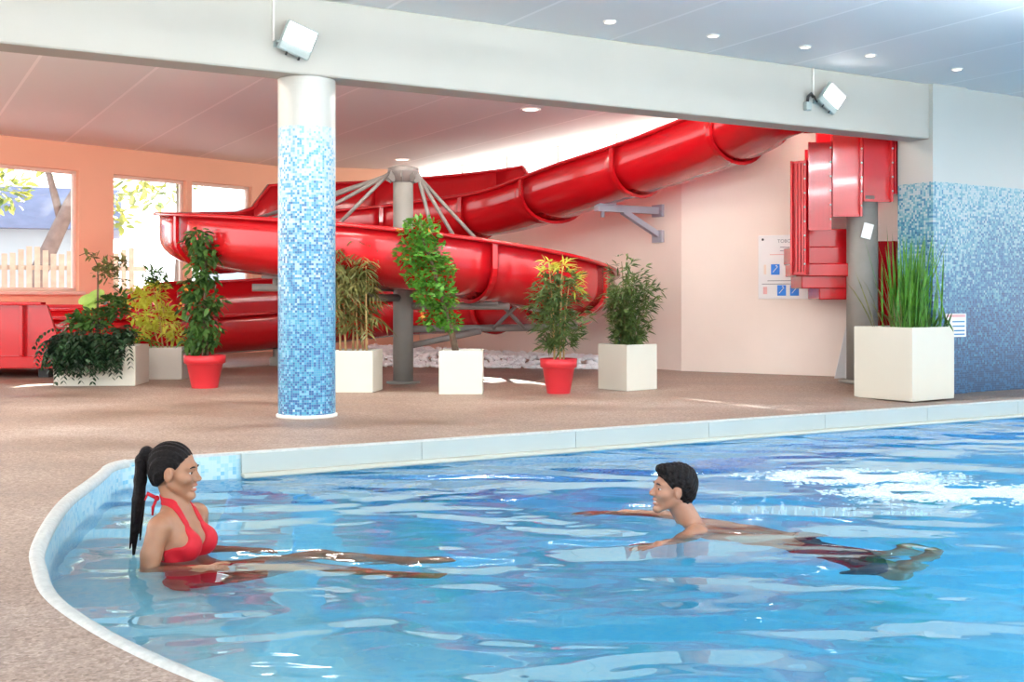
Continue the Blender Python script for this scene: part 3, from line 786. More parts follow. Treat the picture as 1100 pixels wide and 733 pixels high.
# info board on the wall beside it
rd = (RW[1] - K).normalized(); rn = Vector((rd.y, -rd.x, 0)); ra = math.atan2(rd.y, rd.x)
ic = Vector((3.43, 13.77, 0)) + rn * .012
e = empty('information_board', (ic.x, ic.y, .94), ra); tag(e, 'white slide rules board with blue pictograms on the peach wall', 'sign')
mb = MB(); mb.bbox((0, 0, .39), (.80, .022, .79), .006); mb.build('board', M['sign_white'], e)
def fontobj(txt, size, loc, mat, parent, name='lettering'):
    cu = bpy.data.curves.new(name, 'FONT'); cu.body = txt; cu.size = size; cu.extrude = .001; cu.align_x = 'CENTER'; cu.materials.append(mat)
    t = bpy.data.objects.new(name, cu); COL.objects.link(t); bpy.context.view_layer.update()
    me = bpy.data.meshes.new_from_object(t.evaluated_get(bpy.context.evaluated_depsgraph_get())); bpy.data.objects.remove(t); bpy.data.curves.remove(cu)
    o = bpy.data.objects.new(name, me); COL.objects.link(o); o.parent = parent; o.location = loc; o.rotation_euler = (PI / 2, 0, 0); return o
fontobj('TOBOGGAN', .06, (.02, -.014, .69), M['print_grey'], e)
mb = MB(); mb.sphere((-.34, -.012, .735), (.016, .004, .016), 12, 6); mb.build('fixing', M['dark'], e)
for x, z, w in ((-.02, .635, .20), (-.02, .59, .20), (-.10, .22, .36), (0, .18, .7)):
    mb = MB(); mb.box((x, -.0125, z), (w, .003, .008)); mb.build('text_line', M['print_grey'], e)
mb = MB(); mb.box((-.10, -.0125, .545), (.30, .003, .010)); mb.build('text_line', M['print_pink'], e)
for x, z, a in ((-.18, .36, .5), (-.10, .10, .75), (.06, .10, .75)):
    mb = MB(); mb.bbox((x, -.0135, z), (.11, .006, .13), .004); g = mb.build('pictogram', M['blue_sign'], e)
    m2 = MB(); m2.tube([(x - .03, -.018, z - .035), (x + .03, -.018, z + .035)], .005, 6); m2.sphere((x + .015, -.018, z + .045), (.010, .003, .010), 8, 5); m2.build('symbol', M['sign_white'], g)
mb = MB(); mb.box((-.31, -.0125, .10), (.05, .003, .09)); mb.build('text_block', M['print_pink'], e)
mb = MB(); mb.box((-.31, -.0125, .36), (.03, .003, .12)); mb.build('text_block', M['sill'], e)

# pool rules sign on the mosaic pillar wall
sx = .566 + .03
sp = PC + BDIR * .27 + NDIR * -.008
zc = EYE - (350 - HZ) * 12.2 / F
e = empty('pool_notice', (sp.x, sp.y, zc - .13), BROT); tag(e, 'small pale notice with blue lines on the mosaic behind the big planter', 'sign')
mb = MB(); mb.bbox((.09, 0, .13), (.34, .014, .26), .004); mb.build('board', M['sign_white'], e)
mb = MB(); mb.box((.09, -.008, .235), (.30, .003, .03)); mb.build('header_bar', M['print_pink'], e)
for z in (.17, .12, .07, .03):
    mb = MB(); mb.box((.13, -.008, z), (.20, .003, .014)); mb.build('text_line', M['print_blue'], e)

# white folded floor sign half hidden behind the big planter
e = empty('floor_sign', (3.98, 13.05, 0.0), .15); tag(e, 'white folding floor sign mostly hidden behind the large white planter', 'floor sign')
for s in (-1, 1):
    mb = MB(); mb.loft([[(-.16, s * .14 - .008, 0), (.16, s * .14 - .008, 0), (.16, s * .14 + .008, 0), (-.16, s * .14 + .008, 0)], [(-.07, s * .02 - .008, .62), (.07, s * .02 - .008, .62), (.07, s * .02 + .008, .62), (-.07, s * .02 + .008, .62)]]); mb.build('panel', M['sign_white'], e)

# ------------------------------------------------------------------ plants
def leaf(mb, p, d, L, Wd, droop=.3, roll=None, segs=3):
    p = Vector(p); d = Vector(d).normalized()
    side = d.cross(Vector((0, 0, 1)))
    if side.length < .1: side = Vector((1, 0, 0))
    side.normalize()
    side = Matrix.Rotation(RNG.uniform(-.9, .9) if roll is None else roll, 3, d) @ side
    prof_ = {2: (.25, 1.0, .0), 3: (.25, 1.0, .75, 0.0), 4: (.3, .9, 1.0, .7, 0)}[segs]
    pts = []; cur = p.copy(); dd = d.copy()
    for k in range(segs + 1):
        pts.append((cur - side * Wd * prof_[k] / 2, cur + side * Wd * prof_[k] / 2))
        dd = (dd + Vector((0, 0, -droop / segs))).normalized(); cur = cur + dd * (L / segs)
    b = mb.add([q for pr in pts for q in pr])
    for k in range(segs): mb.face((b + 2 * k, b + 2 * k + 1, b + 2 * k + 3, b + 2 * k + 2), True)
def rdir(zlo=-1, zhi=1):
    a = RNG.random() * 2 * PI; z = RNG.uniform(zlo, zhi); r = math.sqrt(max(0, 1 - z * z)); return Vector((r * math.cos(a), r * math.sin(a), z))
def clump(mb, c, rad, n, L, Wd, droop=.4, zlo=-.4, zhi=.9, segs=3):
    for _ in range(n):
        u = rdir(); k = RNG.random() ** .45
        p = Vector((c[0] + u.x * rad[0] * k, c[1] + u.y * rad[1] * k, c[2] + u.z * rad[2] * k))
        d = (rdir(zlo, zhi) + u * .7).normalized(); s = RNG.uniform(.65, 1.25)
        leaf(mb, p, d, L * s, Wd * s, droop, segs=segs)
def spray(mb, p, d, n, L, Wd, fan=.6, droop=.5):
    d = Vector(d).normalized()
    for k in range(n):
        q = (d + rdir() * fan).normalized(); leaf(mb, Vector(p) + q * .01, q, L * RNG.uniform(.7, 1.15), Wd, droop)
def sqpot(e, w, h, mat, d=None):
    d = d or w; mb = MB(); t = .02
    o_ = lambda z, i: [(-w/2+i, -d/2+i, z), (w/2-i, -d/2+i, z), (w/2-i, d/2-i, z), (-w/2+i, d/2-i, z)]
    mb.loft([o_(0, .004), o_(.006, 0), o_(h - .006, 0), o_(h, .004), o_(h, t), o_(h - .06, t + .002)], False)
    b = mb.add(o_(0, .004)); mb.face((b + 3, b + 2, b + 1, b))
    o = mb.build('planter_box', mat, e)
    s = MB(); q = [(x, y, h - .05) for x, y, z in o_(0, t)]
    g = 6; 
    for i in range(g):
        for j in range(g):
            f = lambda a, b_: (-w/2 + t + (w - 2*t) * a / g, -d/2 + t + (d - 2*t) * b_ / g, h - .05 + .012 * math.sin(3.1 * a + 1.7 * b_))
            s.quad(f(i, j), f(i + 1, j), f(i + 1, j + 1), f(i, j + 1), None, True)
    s.build('soil', M['soil'], e); return o
def rpot(e, rt, rb, h):
    mb = MB(); mb.lathe([(rb, 0), (rb + (rt - rb) * .72, h * .72), (rt * .985, h * .75), (rt * 1.04, h * .76), (rt * 1.06, h), (rt * .98, h), (rt * .93, h * .86)], 36, cap=False)
    mb.lathe([(rb, 0.0), (rb * .3, 0.001)], 36); mb.build('pot', M['pot'], e)
    s = MB(); s.lathe([(rt * .97, h * .87), (rt * .5, h * .90), (.01, h * .91)], 24); s.build('soil', M['soil'], e)
def plant(name, pxc, py, label, cat='plant', rz=0, dy=0, group=None):
    Y = EYE * F / (py - HZ); e = empty(name, ((pxc - 550) * (Y + dy) / F, Y + dy, 0), rz); tag(e, label, cat, group); e['_m'] = (Y + dy) / F
    return e, (Y + dy) / F
def canes(e, lst, mat, name='cane'):
    for pts, r in lst:
        mb = MB(); n = len(pts); mb.tube(pts, [r * (1 - .5 * k / (n - 1)) for k in range(n)], 7); mb.build(name, mat, e)

# bamboo in red pot (sunlight on the tip painted as yellow leaves)
e, m = plant('potted_bamboo', 600, 424, 'tall bamboo with sunlight painted yellow on its tip in a red round pot near the sunlit floor patch', dy=.16)
rpot(e, .175, .115, .345)
cl = []; mb = MB(); mt = MB()
for k in range(5):
    a = 2 * PI * k / 5; bx, by = .05 * math.cos(a), .05 * math.sin(a); H = RNG.uniform(1.0, 1.30); lean = RNG.uniform(.02, .10)
    pts = [(bx + math.cos(a) * lean * t * t, by + math.sin(a) * lean * t * t, .30 + (H - .30) * t) for t in (0, .25, .5, .75, 1)]
    cl.append((pts, .010))
    for j in range(40):
        t = .16 + .84 * j / 39; p = Vector(pts[0]).lerp(Vector(pts[-1]), t); env = math.sin(PI * min(1, (t - .1) * 1.0) ** .8) * .9 + .25
        for q in range(2):
            ang = RNG.random() * 2 * PI; d = Vector((math.cos(ang), math.sin(ang), RNG.uniform(.0, .6)))
            p2 = p + Vector((d.x, d.y, d.z * .6)) * (.16 * env * RNG.uniform(.2, 1.2))
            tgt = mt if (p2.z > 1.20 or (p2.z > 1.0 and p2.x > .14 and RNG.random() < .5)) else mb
            spray(tgt, p2, d, 4, .12, .021, .7, .6)
canes(e, cl, M['cane']); mb.build('foliage', M['leaf_bamboo'], e); o = mt.build('sun_tinted_foliage', M['leaf_sun_tint'], e); o['label'] = 'bamboo tip leaves with sunlight painted in yellow'

# bushy bamboo in white square planter
e, m = plant('potted_bamboo', 674, 420, 'bushy green bamboo in the white square planter against the peach wall', rz=math.radians(38), dy=.24)
sqpot(e, .43, .47, M['planter'])
cl = []; mb = MB()
for k in range(7):
    a = 2 * PI * k / 7; H = RNG.uniform(.95, 1.36); lean = RNG.uniform(.03, .15)
    pts = [(.07 * math.cos(a) + math.cos(a) * lean * t * t, .07 * math.sin(a) + math.sin(a) * lean * t * t, .40 + (H - .40) * t) for t in (0, .25, .5, .75, 1)]
    cl.append((pts, .008))
    for j in range(42):
        t = .06 + .94 * j / 41; p = Vector(pts[0]).lerp(Vector(pts[-1]), t); env = .35 + .75 * t
        for q in range(2):
            ang = RNG.random() * 2 * PI; d = Vector((math.cos(ang), math.sin(ang), RNG.uniform(.0, .7)))
            spray(mb, p + Vector((d.x, d.y, d.z * .5)) * (.12 * env * RNG.uniform(.3, 1.25)), d, 4, .105, .020, .8, .5)
canes(e, cl, M['cane_dark']); mb.build('foliage', M['leaf_bamboo'], e)

# palm-like canes right behind the column
e, m = plant('potted_palm', 383, 422, 'tan-caned palm in a cream planter partly behind the round column', rz=math.radians(-6), dy=.22)
sqpot(e, .44, .42, M['planter'])
cl = []; mb = MB()
for k in range(6):
    bx, by = -.16 + .055 * k, RNG.uniform(-.08, .08); H = RNG.uniform(1.25, 1.6); ln = RNG.uniform(-.08, .05)
    pts = [(bx + ln * t, by, .36 + (H - .36) * t) for t in (0, .3, .6, 1)]
    cl.append((pts, .013))
    top = Vector(pts[-1])
    for j in range(34):
        ang = RNG.random() * 2 * PI; d = Vector((math.cos(ang) * .55, math.sin(ang) * .55, RNG.uniform(.1, 1))).normalized()
        p = top - Vector((0, 0, RNG.uniform(0, .75))); n = 9
        for q in range(n):
            pp_ = p + d * (.04 + .028 * q) + Vector((0, 0, -.004 * q * q * .6)); s = 1 if q % 2 else -1
            dd = (d * .6 + d.cross(Vector((0, 0, 1))) * s * .7 + Vector((0, 0, -.5))).normalized()
            leaf(mb, pp_, dd, .15, .019, .8)
canes(e, cl, M['cane']); mb.build('foliage', M['leaf_palm'], e)

# tree with curved trunk, second white planter
e, m = plant('potted_tree', 496, 424, 'leafy small tree with a curved trunk and orange flowers in a white planter', rz=0, dy=.22)
sqpot(e, .43, .43, M['planter'])
L_ = lambda x, y: ((x - 496) * m, (424 - y) * m)
pts = []
for x, y in ((490, 383), (484, 355), (478, 335), (474, 318), (466, 290), (455, 262), (452, 240)):
    a, b = L_(x, y); pts.append((a, .02 * math.sin(b * 4), b))
mb = MB(); mb.tube(pts, [.035, .032, .028, .022, .018, .012, .006], 9); mb.build('trunk', M['bark'], e)
mb = MB(); mf = MB()
for x, y, rx, ry, n in ((452, 250, 20, 16, 300), (440, 275, 15, 15, 180), (458, 275, 22, 18, 330), (474, 295, 15, 20, 260), (448, 298, 13, 14, 160), (456, 318, 14, 14, 200), (478, 325, 13, 22, 240), (466, 343, 15, 13, 190), (484, 350, 10, 10, 90)):
    a, b = L_(x, y); clump(mb, (a, RNG.uniform(-.05, .05), b), (rx * m * 1.1, rx * m * .8, ry * m), n, .062, .034, .4)
for x, y in ((429, 252), (462, 249), (437, 281), (455, 340)):
    a, b = L_(x, y); clump(mf, (a, -.17, b), (.015, .015, .015), 7, .03, .02)
mb.build('foliage', M['leaf_bright'], e); o = mf.build('flowers', M['flower'], e); o['label'] = 'small orange flowers'

# climbing plant in red pot, left
e, m = plant('potted_climber', 220, 418, 'dark green climbing plant in a red round pot left of the column', dy=.16)
rpot(e, .205, .135, .345)
L_ = lambda x, y: ((x - 220) * m, (418 - y) * m)
for q in range(3):
    mb = MB(); mb.tube([(.03 * math.cos(q * 2.1), .03 * math.sin(q * 2.1), .28), (.02 * math.cos(q), .03 * math.sin(q * 3), .8), (-.03 + .02 * q, .02, 1.45)], [.014, .011, .005], 7); mb.build('stem', M['bark'], e)
mb = MB()
for x, y, rx, ry, n in ((212, 258, 15, 12, 110), (222, 272, 17, 13, 130), (213, 285, 10, 12, 80), (206, 312, 14, 16, 150), (224, 300, 12, 12, 100), (231, 325, 9, 10, 60), (213, 332, 20, 13, 170), (218, 352, 20, 16, 230), (213, 368, 20, 12, 180)):
    a, b = L_(x, y); clump(mb, (a, RNG.uniform(-.06, .06), b), (rx * m, rx * m * .8, ry * m), n, .10, .042, .9, -.7, .5)
mb.build('foliage', M['leaf'], e)
mb = MB(); 
for x, y in ((203, 310), (198, 330)): 
    a, b = L_(x, y); clump(mb, (a, -.14, b), (.02, .02, .02), 6, .04, .03)
mb.build('flowers', M['flower'], e)

# big white planter with dark trailing fern
e, m = plant('trailing_fern_planter', 110, 415, 'dark trailing fern spilling over the largest of the left white planters', rz=.06, dy=.3)
sqpot(e, .86, .43, M['planter'], .56)
L_ = lambda x, y: ((x - 110) * m, (415 - y) * m)
mb = MB()
for q in range(170):
    bx = RNG.uniform(-.38, .26); by = RNG.uniform(-.30, .05); out = Vector((RNG.uniform(-.22, .22) + bx * .3, RNG.uniform(-.7, -.05), RNG.uniform(.35, 1.1))).normalized()
    cur = Vector((bx, by, .42)); dd = out.copy(); ln = RNG.uniform(.30, .62); st = 13
    for k in range(st):
        dd = (dd + Vector((0, -.01, -.27))).normalized(); cur = cur + dd * (ln / st)
        for s in (-1, 1):
            sd = (dd * .5 + dd.cross(Vector((0, 0, 1))).normalized() * s + Vector((0, 0, -.25))).normalized()
            leaf(mb, cur, sd, .10 * (1 - .5 * k / st), .032, .5)
mb.build('fern_fronds', M['leaf_dark'], e)
mb = MB(); mb2 = MB()
for x, y, rx, ry, n in ((100, 345, 22, 10, 160), (125, 330, 16, 14, 130), (80, 350, 10, 8, 60)):
    a, b = L_(x, y); clump(mb, (a, .02, b), (rx * m, .16, ry * m), n, .11, .05, .6, -.2, .9)
mb.build('broad_leaves', M['leaf'], e)
a, b = L_(104, 372); pts = []
for x, y in ((104, 372), (103.5, 330), (104, 300), (103, 286)):
    u, v = L_(x, y); pts.append((u, .05, v))
mt = MB(); mt.tube(pts, [.014, .012, .010, .006], 7)
pts2 = [(L_(x, y)[0], .05, L_(x, y)[1]) for x, y in ((103, 286), (98, 276), (91, 274), (84, 277))]; mt.tube(pts2, [.007, .006, .005, .003], 6)
mt.build('stem', M['bark'], e)
for x, y, rx, ry, n in ((117, 288, 14, 9, 90), (110, 296, 11, 8, 55), (128, 284, 9, 7, 45), (95, 277, 8, 4, 18), (124, 305, 9, 8, 30)):
    a, b = L_(x, y); clump(mb2, (a, .05, b), (rx * m, .12, ry * m), n, .075, .03, .5)
mb2.build('upper_leaves', M['leaf_palm'], e)
mb = MB()
a, b = L_(90, 324)
for q, (dx, dz) in enumerate(((0, 0), (.10, .05), (.05, -.06))):
    n = 14; c = Vector((a + dx, .12, b + dz)); bse = mb.add([c] + [c + Vector((.095 * math.cos(2 * PI * k / n), .03 * math.sin(2 * PI * k / n), .06 * math.sin(2 * PI * k / n) + .02 * math.cos(2 * PI * k / n))) for k in range(n)])
    for k in range(n): mb.face((bse, bse + 1 + k, bse + 1 + (k + 1) % n), True)
    mb.tube([(c.x, c.y, c.z - .03), (c.x + .06, c.y - .04, c.z - .2), (c.x + .1, .02, .40)], .006, 5)
o = mb.build('round_leaves', M['leaf_lime'], e); o['label'] = 'round yellow-green leaves'

# plants in the taupe planter, sunlight painted into their yellow leaves
e, m = plant('sun_tinted_plant', 178, 408, 'leafy plant with sunlight painted yellow on its leaves in a taupe planter left of the red pot', rz=0, dy=.22)
sqpot(e, .50, .37, M['planter_grey'], .42)
L_ = lambda x, y: ((x - 178) * m, (408 - y) * m)
mb = MB(); md = MB(); mg = MB(); ms = MB()
for x, y, rx, ry, n in ((150, 320, 14, 9, 80), (165, 315, 16, 12, 120), (180, 345, 12, 16, 130), (190, 362, 8, 7, 60), (160, 342, 16, 12, 110), (152, 355, 12, 10, 70)):
    a, b = L_(x, y); clump(mb, (a, 0, b), (rx * m, .13, ry * m), n, .12, .036, .7, -.3, .8)
for x, y, rx, ry, n in ((164, 298, 11, 9, 90), (172, 304, 10, 6, 40)):
    a, b = L_(x, y); clump(md, (a, .0, b), (rx * m, .1, ry * m), n, .10, .026, .5)
for x, y, rx, ry, n in ((145, 362, 10, 6, 40), (163, 370, 5, 6, 25)):
    a, b = L_(x, y); clump(mg, (a, -.1, b), (rx * m, .1, ry * m), n, .12, .03, .9)
for x0, x1, y1 in ((175, 163, 302), (180, 172, 318), (183, 186, 350), (172, 155, 335)):
    p0 = L_(x0, 376); p1 = L_(x1, y1); ms.tube([(p0[0], 0, p0[1]), ((p0[0] + p1[0]) / 2 + .02, 0, (p0[1] + p1[1]) / 2), (p1[0], 0, p1[1])], [.011, .009, .005], 6)
ms.build('stems', M['cane'], e); mb.build('foliage', M['leaf_sun_tint'], e); md.build('top_leaves', M['leaf'], e); mg.build('trailing_leaves', M['leaf_bright'], e)

# large white planter with tall grass by the pillar
ang = math.atan2(.57, .82); S_ = .71
Fc = Vector((4.03, 11.25, -.085)); u1 = Vector((math.cos(ang), math.sin(ang), 0)); u2 = Vector((-u1.y, u1.x, 0)); cc = Fc + u1 * S_ / 2 + u2 * S_ / 2
e = empty('grass_planter', (cc.x, cc.y, -.10), ang); tag(e, 'tall grass in the large white square planter beside the blue mosaic pillar', 'plant')
sqpot(e, S_, .748, M['planter'])
mb = MB(); mo = MB(); mg = MB()
icl = Matrix.Rotation(-ang, 3, 'Z')
for k in range(230):
    q = icl @ Vector((RNG.gauss(.06, .10), RNG.uniform(-.2, .2), 0)); lean = icl @ Vector((RNG.gauss(.0, .13), RNG.gauss(0, .12), 1))
    leaf(mb, (q.x, q.y, .70), lean, RNG.uniform(.40, 1.12), RNG.uniform(.012, .022), RNG.uniform(.05, .25), segs=4)
for k in range(26):
    q = icl @ Vector((RNG.gauss(-.16, .05), RNG.uniform(-.2, .1), 0)); lean = icl @ Vector((RNG.uniform(-.5, .0), -.1, 1))
    leaf(mo, (q.x, q.y, .70), lean, RNG.uniform(.2, .72), .014, RNG.uniform(.2, 1.6), segs=4)
for k in range(90):
    q = icl @ Vector((RNG.gauss(.2, .09), RNG.uniform(-.2, .2), 0)); leaf(mg, (q.x, q.y, .70), icl @ Vector((RNG.gauss(.05, .3), RNG.gauss(0, .3), 1)), RNG.uniform(.15, .32), .02, .5, segs=4)
mb.build('tall_grass_blades', M['leaf_bright'], e); o = mo.build('dry_grass_blades', M['leaf_palm'], e); o['label'] = 'dry curling orange-brown blades'; mg.build('short_blades', M['leaf'], e)

# ------------------------------------------------------------------ outside the windows
mb = MB(); mb.quad((-60, 60, -.06), (-60, 13, -.06), (-11, 13, -.06), (-2, 60, -.06)); mb.quad((-2, 60, -.06), (-11, 13.0, -.06), (-1, 22.5, -.06), (30, 60, -.06))
struct(mb.build('ground_outside', M['pave']), 'pale paved ground outside the windows', 'ground')
mb = MB(); mb.quad((-90, -90, -2.2), (90, -90, -2.2), (90, 120, -2.2), (-90, 120, -2.2))
struct(mb.build('ground', M['pave']), 'ground far outside', 'ground')
fe = empty('picket_fence', (-10.0, 22.0, -.05), math.radians(28)); tag(fe, 'wooden picket fence outside the left window', 'fence')
for k in range(34):
    mb = MB(); x = -2.6 + k * .15; mb.loft([[(x, -.012, 0), (x + .105, -.012, 0), (x + .105, .012, 0), (x, .012, 0)], [(x, -.012, 1.95 + .08 * math.sin(k)), (x + .105, -.012, 1.95 + .08 * math.sin(k)), (x + .105, .012, 1.95 + .08 * math.sin(k)), (x, .012, 1.95 + .08 * math.sin(k))]]); mb.build('picket', M['wood'], fe)
for z in (.5, 1.6):
    mb = MB(); mb.box((0, .035, z), (5.4, .04, .09)); mb.build('rail', M['wood'], fe)
def tree(loc, trunk, crowns, label, L=.28, Wd=.13):
    e = empty('tree', loc); tag(e, label, 'tree', 'trees outside the windows')
    for pts, rs in trunk:
        mb = MB(); mb.tube(pts, rs, 10); mb.build('trunk' if rs[0] > .12 else 'branch', M['bark_out'], e)
    mb = MB()
    for c, r, n in crowns: clump(mb, c, r, n, L, Wd, .4)
    mb.build('crown', M['leaf_out'], e)
M['bark_out'] = plain('outdoor_bark', (.19, .13, .11), .9, .2, .2, 5, .4, 20)
tree((-11.1, 25.5, -.05), [([(0, 0, 0), (.3, 0, 1.6), (1.0, 0, 3.1), (1.7, 0, 4.3), (2.2, 0, 5.4)], [.24, .20, .16, .12, .07]), ([(.8, 0, 2.8), (.5, .1, 3.8), (.0, .2, 5.0)], [.10, .07, .04]), ([(1.3, 0, 3.6), (2.1, -.1, 3.9), (2.9, -.1, 4.4)], [.09, .06, .03])],
     [((.0, .3, 4.6), (1.2, .8, .7), 260), ((1.9, .2, 4.7), (1.0, .8, .6), 260), ((-.9, .4, 3.5), (.9, .7, .5), 160), ((1.9, .3, 3.0), (.5, .5, .6), 110), ((.2, .6, 5.9), (2.2, 1.2, .8), 300)], 'tree with a slanting trunk and yellow leaves beyond the picket fence')
tree((-8.2, 27.5, -.05), [([(0, 0, 0), (.1, 0, 2.5), (.0, 0, 4.5)], [.2, .15, .08])], [((-.6, 0, 4.0), (1.4, 1, .7), 260), ((.6, 0, 4.8), (2.2, 1, .8), 380), ((2.6, .2, 4.7), (1.2, 1, .5), 200)], 'tree with hanging yellow leaves outside the window left of the thin mullion')
hb = empty('outbuilding', (-14.0, 30, -.05), .35); tag(hb, 'white outbuilding with a grey roof behind the slanting tree', 'building')
mb = MB(); mb.box((0, 0, 1.4), (6, 4, 2.8)); mb.build('wall', M['out_white'], hb)
mb = MB(); mb.loft([[(-3.3, -2.5, 2.75), (3.3, -2.5, 2.75), (3.3, 2.5, 2.75), (-3.3, 2.5, 2.75)], [(-3.3, -.1, 4.0), (3.3, -.1, 4.0), (3.3, .1, 4.0), (-3.3, .1, 4.0)]]); mb.build('roof', M['roof'], hb)
mb = MB(); mb.box((0, 0, 1.9), (11, .25, 3.8), Matrix.Rotation(.3, 3, 'Z'))
o = mb.build('boundary_wall', M['out_white'], loc=(-3.5, 33, -.05)); tag(o, 'pale boundary wall outside the middle windows', 'wall'); o['kind'] = 'structure'

# ------------------------------------------------------------------ people
class Field:
    def __init__(s, lo, hi, vox):
        s.lo = np.array(lo, float); s.v = vox
        s.n = np.ceil((np.array(hi) - s.lo) / vox).astype(int) + 1
        s.D = np.full(s.n, .12, np.float32)
    def _box(s, lo, hi, pad):
        a = np.clip(np.floor((np.array(lo) - pad - s.lo) / s.v).astype(int), 0, s.n)
        b = np.clip(np.ceil((np.array(hi) + pad - s.lo) / s.v).astype(int) + 1, 0, s.n)
        return a, b
    def _pts(s, a, b):
        ax = [s.lo[i] + s.v * np.arange(a[i], b[i]) for i in range(3)]
        return np.stack(np.meshgrid(*ax, indexing='ij'), -1)
    def _cone(s, P, A, B, r1, r2):
        A = np.array(A, float); B = np.array(B, float); ab = B - A
        t = np.clip(((P - A) @ ab) / max(1e-9, ab @ ab), 0, 1)
        return np.linalg.norm(P - A - t[..., None] * ab, axis=-1) - (r1 + (r2 - r1) * t)
    def _ell(s, P, c, r, R=None):
        q = P - np.array(c, float)
        if R is not None: q = q @ R
        r = np.array(r, float); k0 = np.linalg.norm(q / r, axis=-1); k1 = np.linalg.norm(q / (r * r), axis=-1)
        return k0 * (k0 - 1) / np.maximum(k1, 1e-6)
    def _mix(s, a, b, d, k, subt):
        S = s.D[a[0]:b[0], a[1]:b[1], a[2]:b[2]]
        if subt:
            h = np.clip(.5 - .5 * (S + d) / k, 0, 1); S[...] = S * (1 - h) - d * h + k * h * (1 - h)
        else:
            h = np.clip(.5 + .5 * (d - S) / k, 0, 1); S[...] = d * (1 - h) + S * h - k * h * (1 - h)
    def cone(s, A, B, r1, r2, k=.02, subt=False):
        A = np.array(A, float); B = np.array(B, float); r = max(r1, r2)
        a, b = s._box(np.minimum(A, B) - r, np.maximum(A, B) + r, .05 + k)
        if (b <= a).any(): return
        s._mix(a, b, s._cone(s._pts(a, b), A, B, r1, r2), k, subt)
    def ell(s, c, r, R=None, k=.02, subt=False):
        m = max(r); a, b = s._box(np.array(c) - m, np.array(c) + m, .05 + k)
        if (b <= a).any(): return
        s._mix(a, b, s._ell(s._pts(a, b), c, r, R), k, subt)
    def chain(s, pts, rs, k=.02):
        for i in range(len(pts) - 1): s.cone(pts[i], pts[i + 1], rs[i], rs[i + 1], k)
    def all_pts(s): return s._pts(np.zeros(3, int), s.n)
    def mesh(s, name, mat, D=None, parent=None, origin=(0, 0, 0)):
        g = vdb.FloatGrid(.12); g.copyFromArray(np.ascontiguousarray(s.D if D is None else D, dtype=np.float32), tolerance=0.0)
        p, q = g.convertToQuads(0.0)
        p = p * s.v + s.lo - np.array(origin)
        me = bpy.data.meshes.new(name); me.from_pydata(p.tolist(), [], q.tolist()); me.materials.append(mat)
        me.polygons.foreach_set('use_smooth', [True] * len(me.polygons)); me.update()
        o = bpy.data.objects.new(name, me); COL.objects.link(o)
        if parent: o.parent = parent
        return o
def frame_of(fwd, up=(0, 0, 1)):
    f = Vector(fwd).normalized(); l = Vector(up).cross(f).normalized(); u = f.cross(l)
    return np.array([list(f), list(l), list(u)]).T      # columns: forward, left, up
def head(Fd, c, R, female):
    P = lambda x, y, z: np.array(c) + R @ np.array((x, y, z))
    Fd.ell(P(-.016, 0, .034), (.094, .074, .086), R, .01)
    Fd.ell(P(.034, 0, -.024), (.058, .056, .070), R, .025)
    Fd.cone(P(-.004, .048, -.046), P(.064, .010, -.096), .015, .014, .022); Fd.cone(P(-.004, -.048, -.046), P(.064, -.010, -.096), .015, .014, .022)
    Fd.ell(P(.072, 0, -.098), (.017, .020, .015), R, .018)
    for y in (-1, 1):
        Fd.ell(P(.060, y * .040, -.022), (.026, .022, .020), R, .02)
    Fd.ell(P(.070, 0, .026), (.020, .050, .014), R, .018)
    for y in (-1, 1): Fd.ell(P(.094, y * .031, .006), (.016, .017, .012), R, .012, True)
    b = 0 if female else .002
    Fd.cone(P(.084, 0, .014), P(.103 + b, 0, -.022), .007, .010 + b, .010)
    Fd.ell(P(.102 + b, 0, -.024), (.012, .011, .010), R, .006)
    for y in (-1, 1): Fd.ell(P(.094, y * .011, -.028), (.011, .008, .008), R, .006)
    Fd.ell(P(.083, 0, -.052), (.014, .024, .0065), R, .006); Fd.ell(P(.081, 0, -.071), (.013, .021, .0075), R, .006)
    Fd.ell(P(.096, 0, -.061), (.012, .020, .0032), R, .004, True)
    for y in (-1, 1):
        Fd.ell(P(-.004, y * .074, -.004), (.019, .009, .031), R, .006)
        Fd.ell(P(.002, y * .085, .002), (.009, .006, .014), R, .005, True)
        Fd.ell(P(.0725, y * .031, .0120), (.0135, .017, .0055), R, .004)       # upper lid
        Fd.ell(P(.0715, y * .031, -.0035), (.0125, .016, .0050), R, .004)
    return P
def face_parts(parent, c, R, org, hairmat):
    P = lambda x, y, z: Vector(np.array(c) + R @ np.array((x, y, z)) - np.array(org))
    Rm = Matrix(R.tolist())
    for y in (-1, 1):
        mb = MB(); mb.sphere((0, 0, 0), .0125, 14, 9); o = mb.build('eye', M['eye'], parent); o.location = P(.0705, y * .031, .0045)
        m2 = MB(); m2.sphere((.0085, 0, 0), (.0052, .0078, .0078), 12, 7); o2 = m2.build('iris', M['iris'], o)
        o.rotation_euler = Rm.to_euler()
        mb = MB(); pts = [P(.090 - .0006 * abs(k) ** 2, y * (.014 + .0085 * k), .0255 + .0035 * math.sin(k * .8)) for k in range(5)]
        mb.tube(pts, [.0026, .0034, .0034, .0028, .0014], 7); mb.build('eyebrow', hairmat, parent)
    mb = MB(); mb.sphere((0, 0, 0), (.006, .017, .0045), 12, 6); o = mb.build('teeth', M['teeth'], parent); o.location = P(.0845, 0, -.0615); o.rotation_euler = Rm.to_euler()
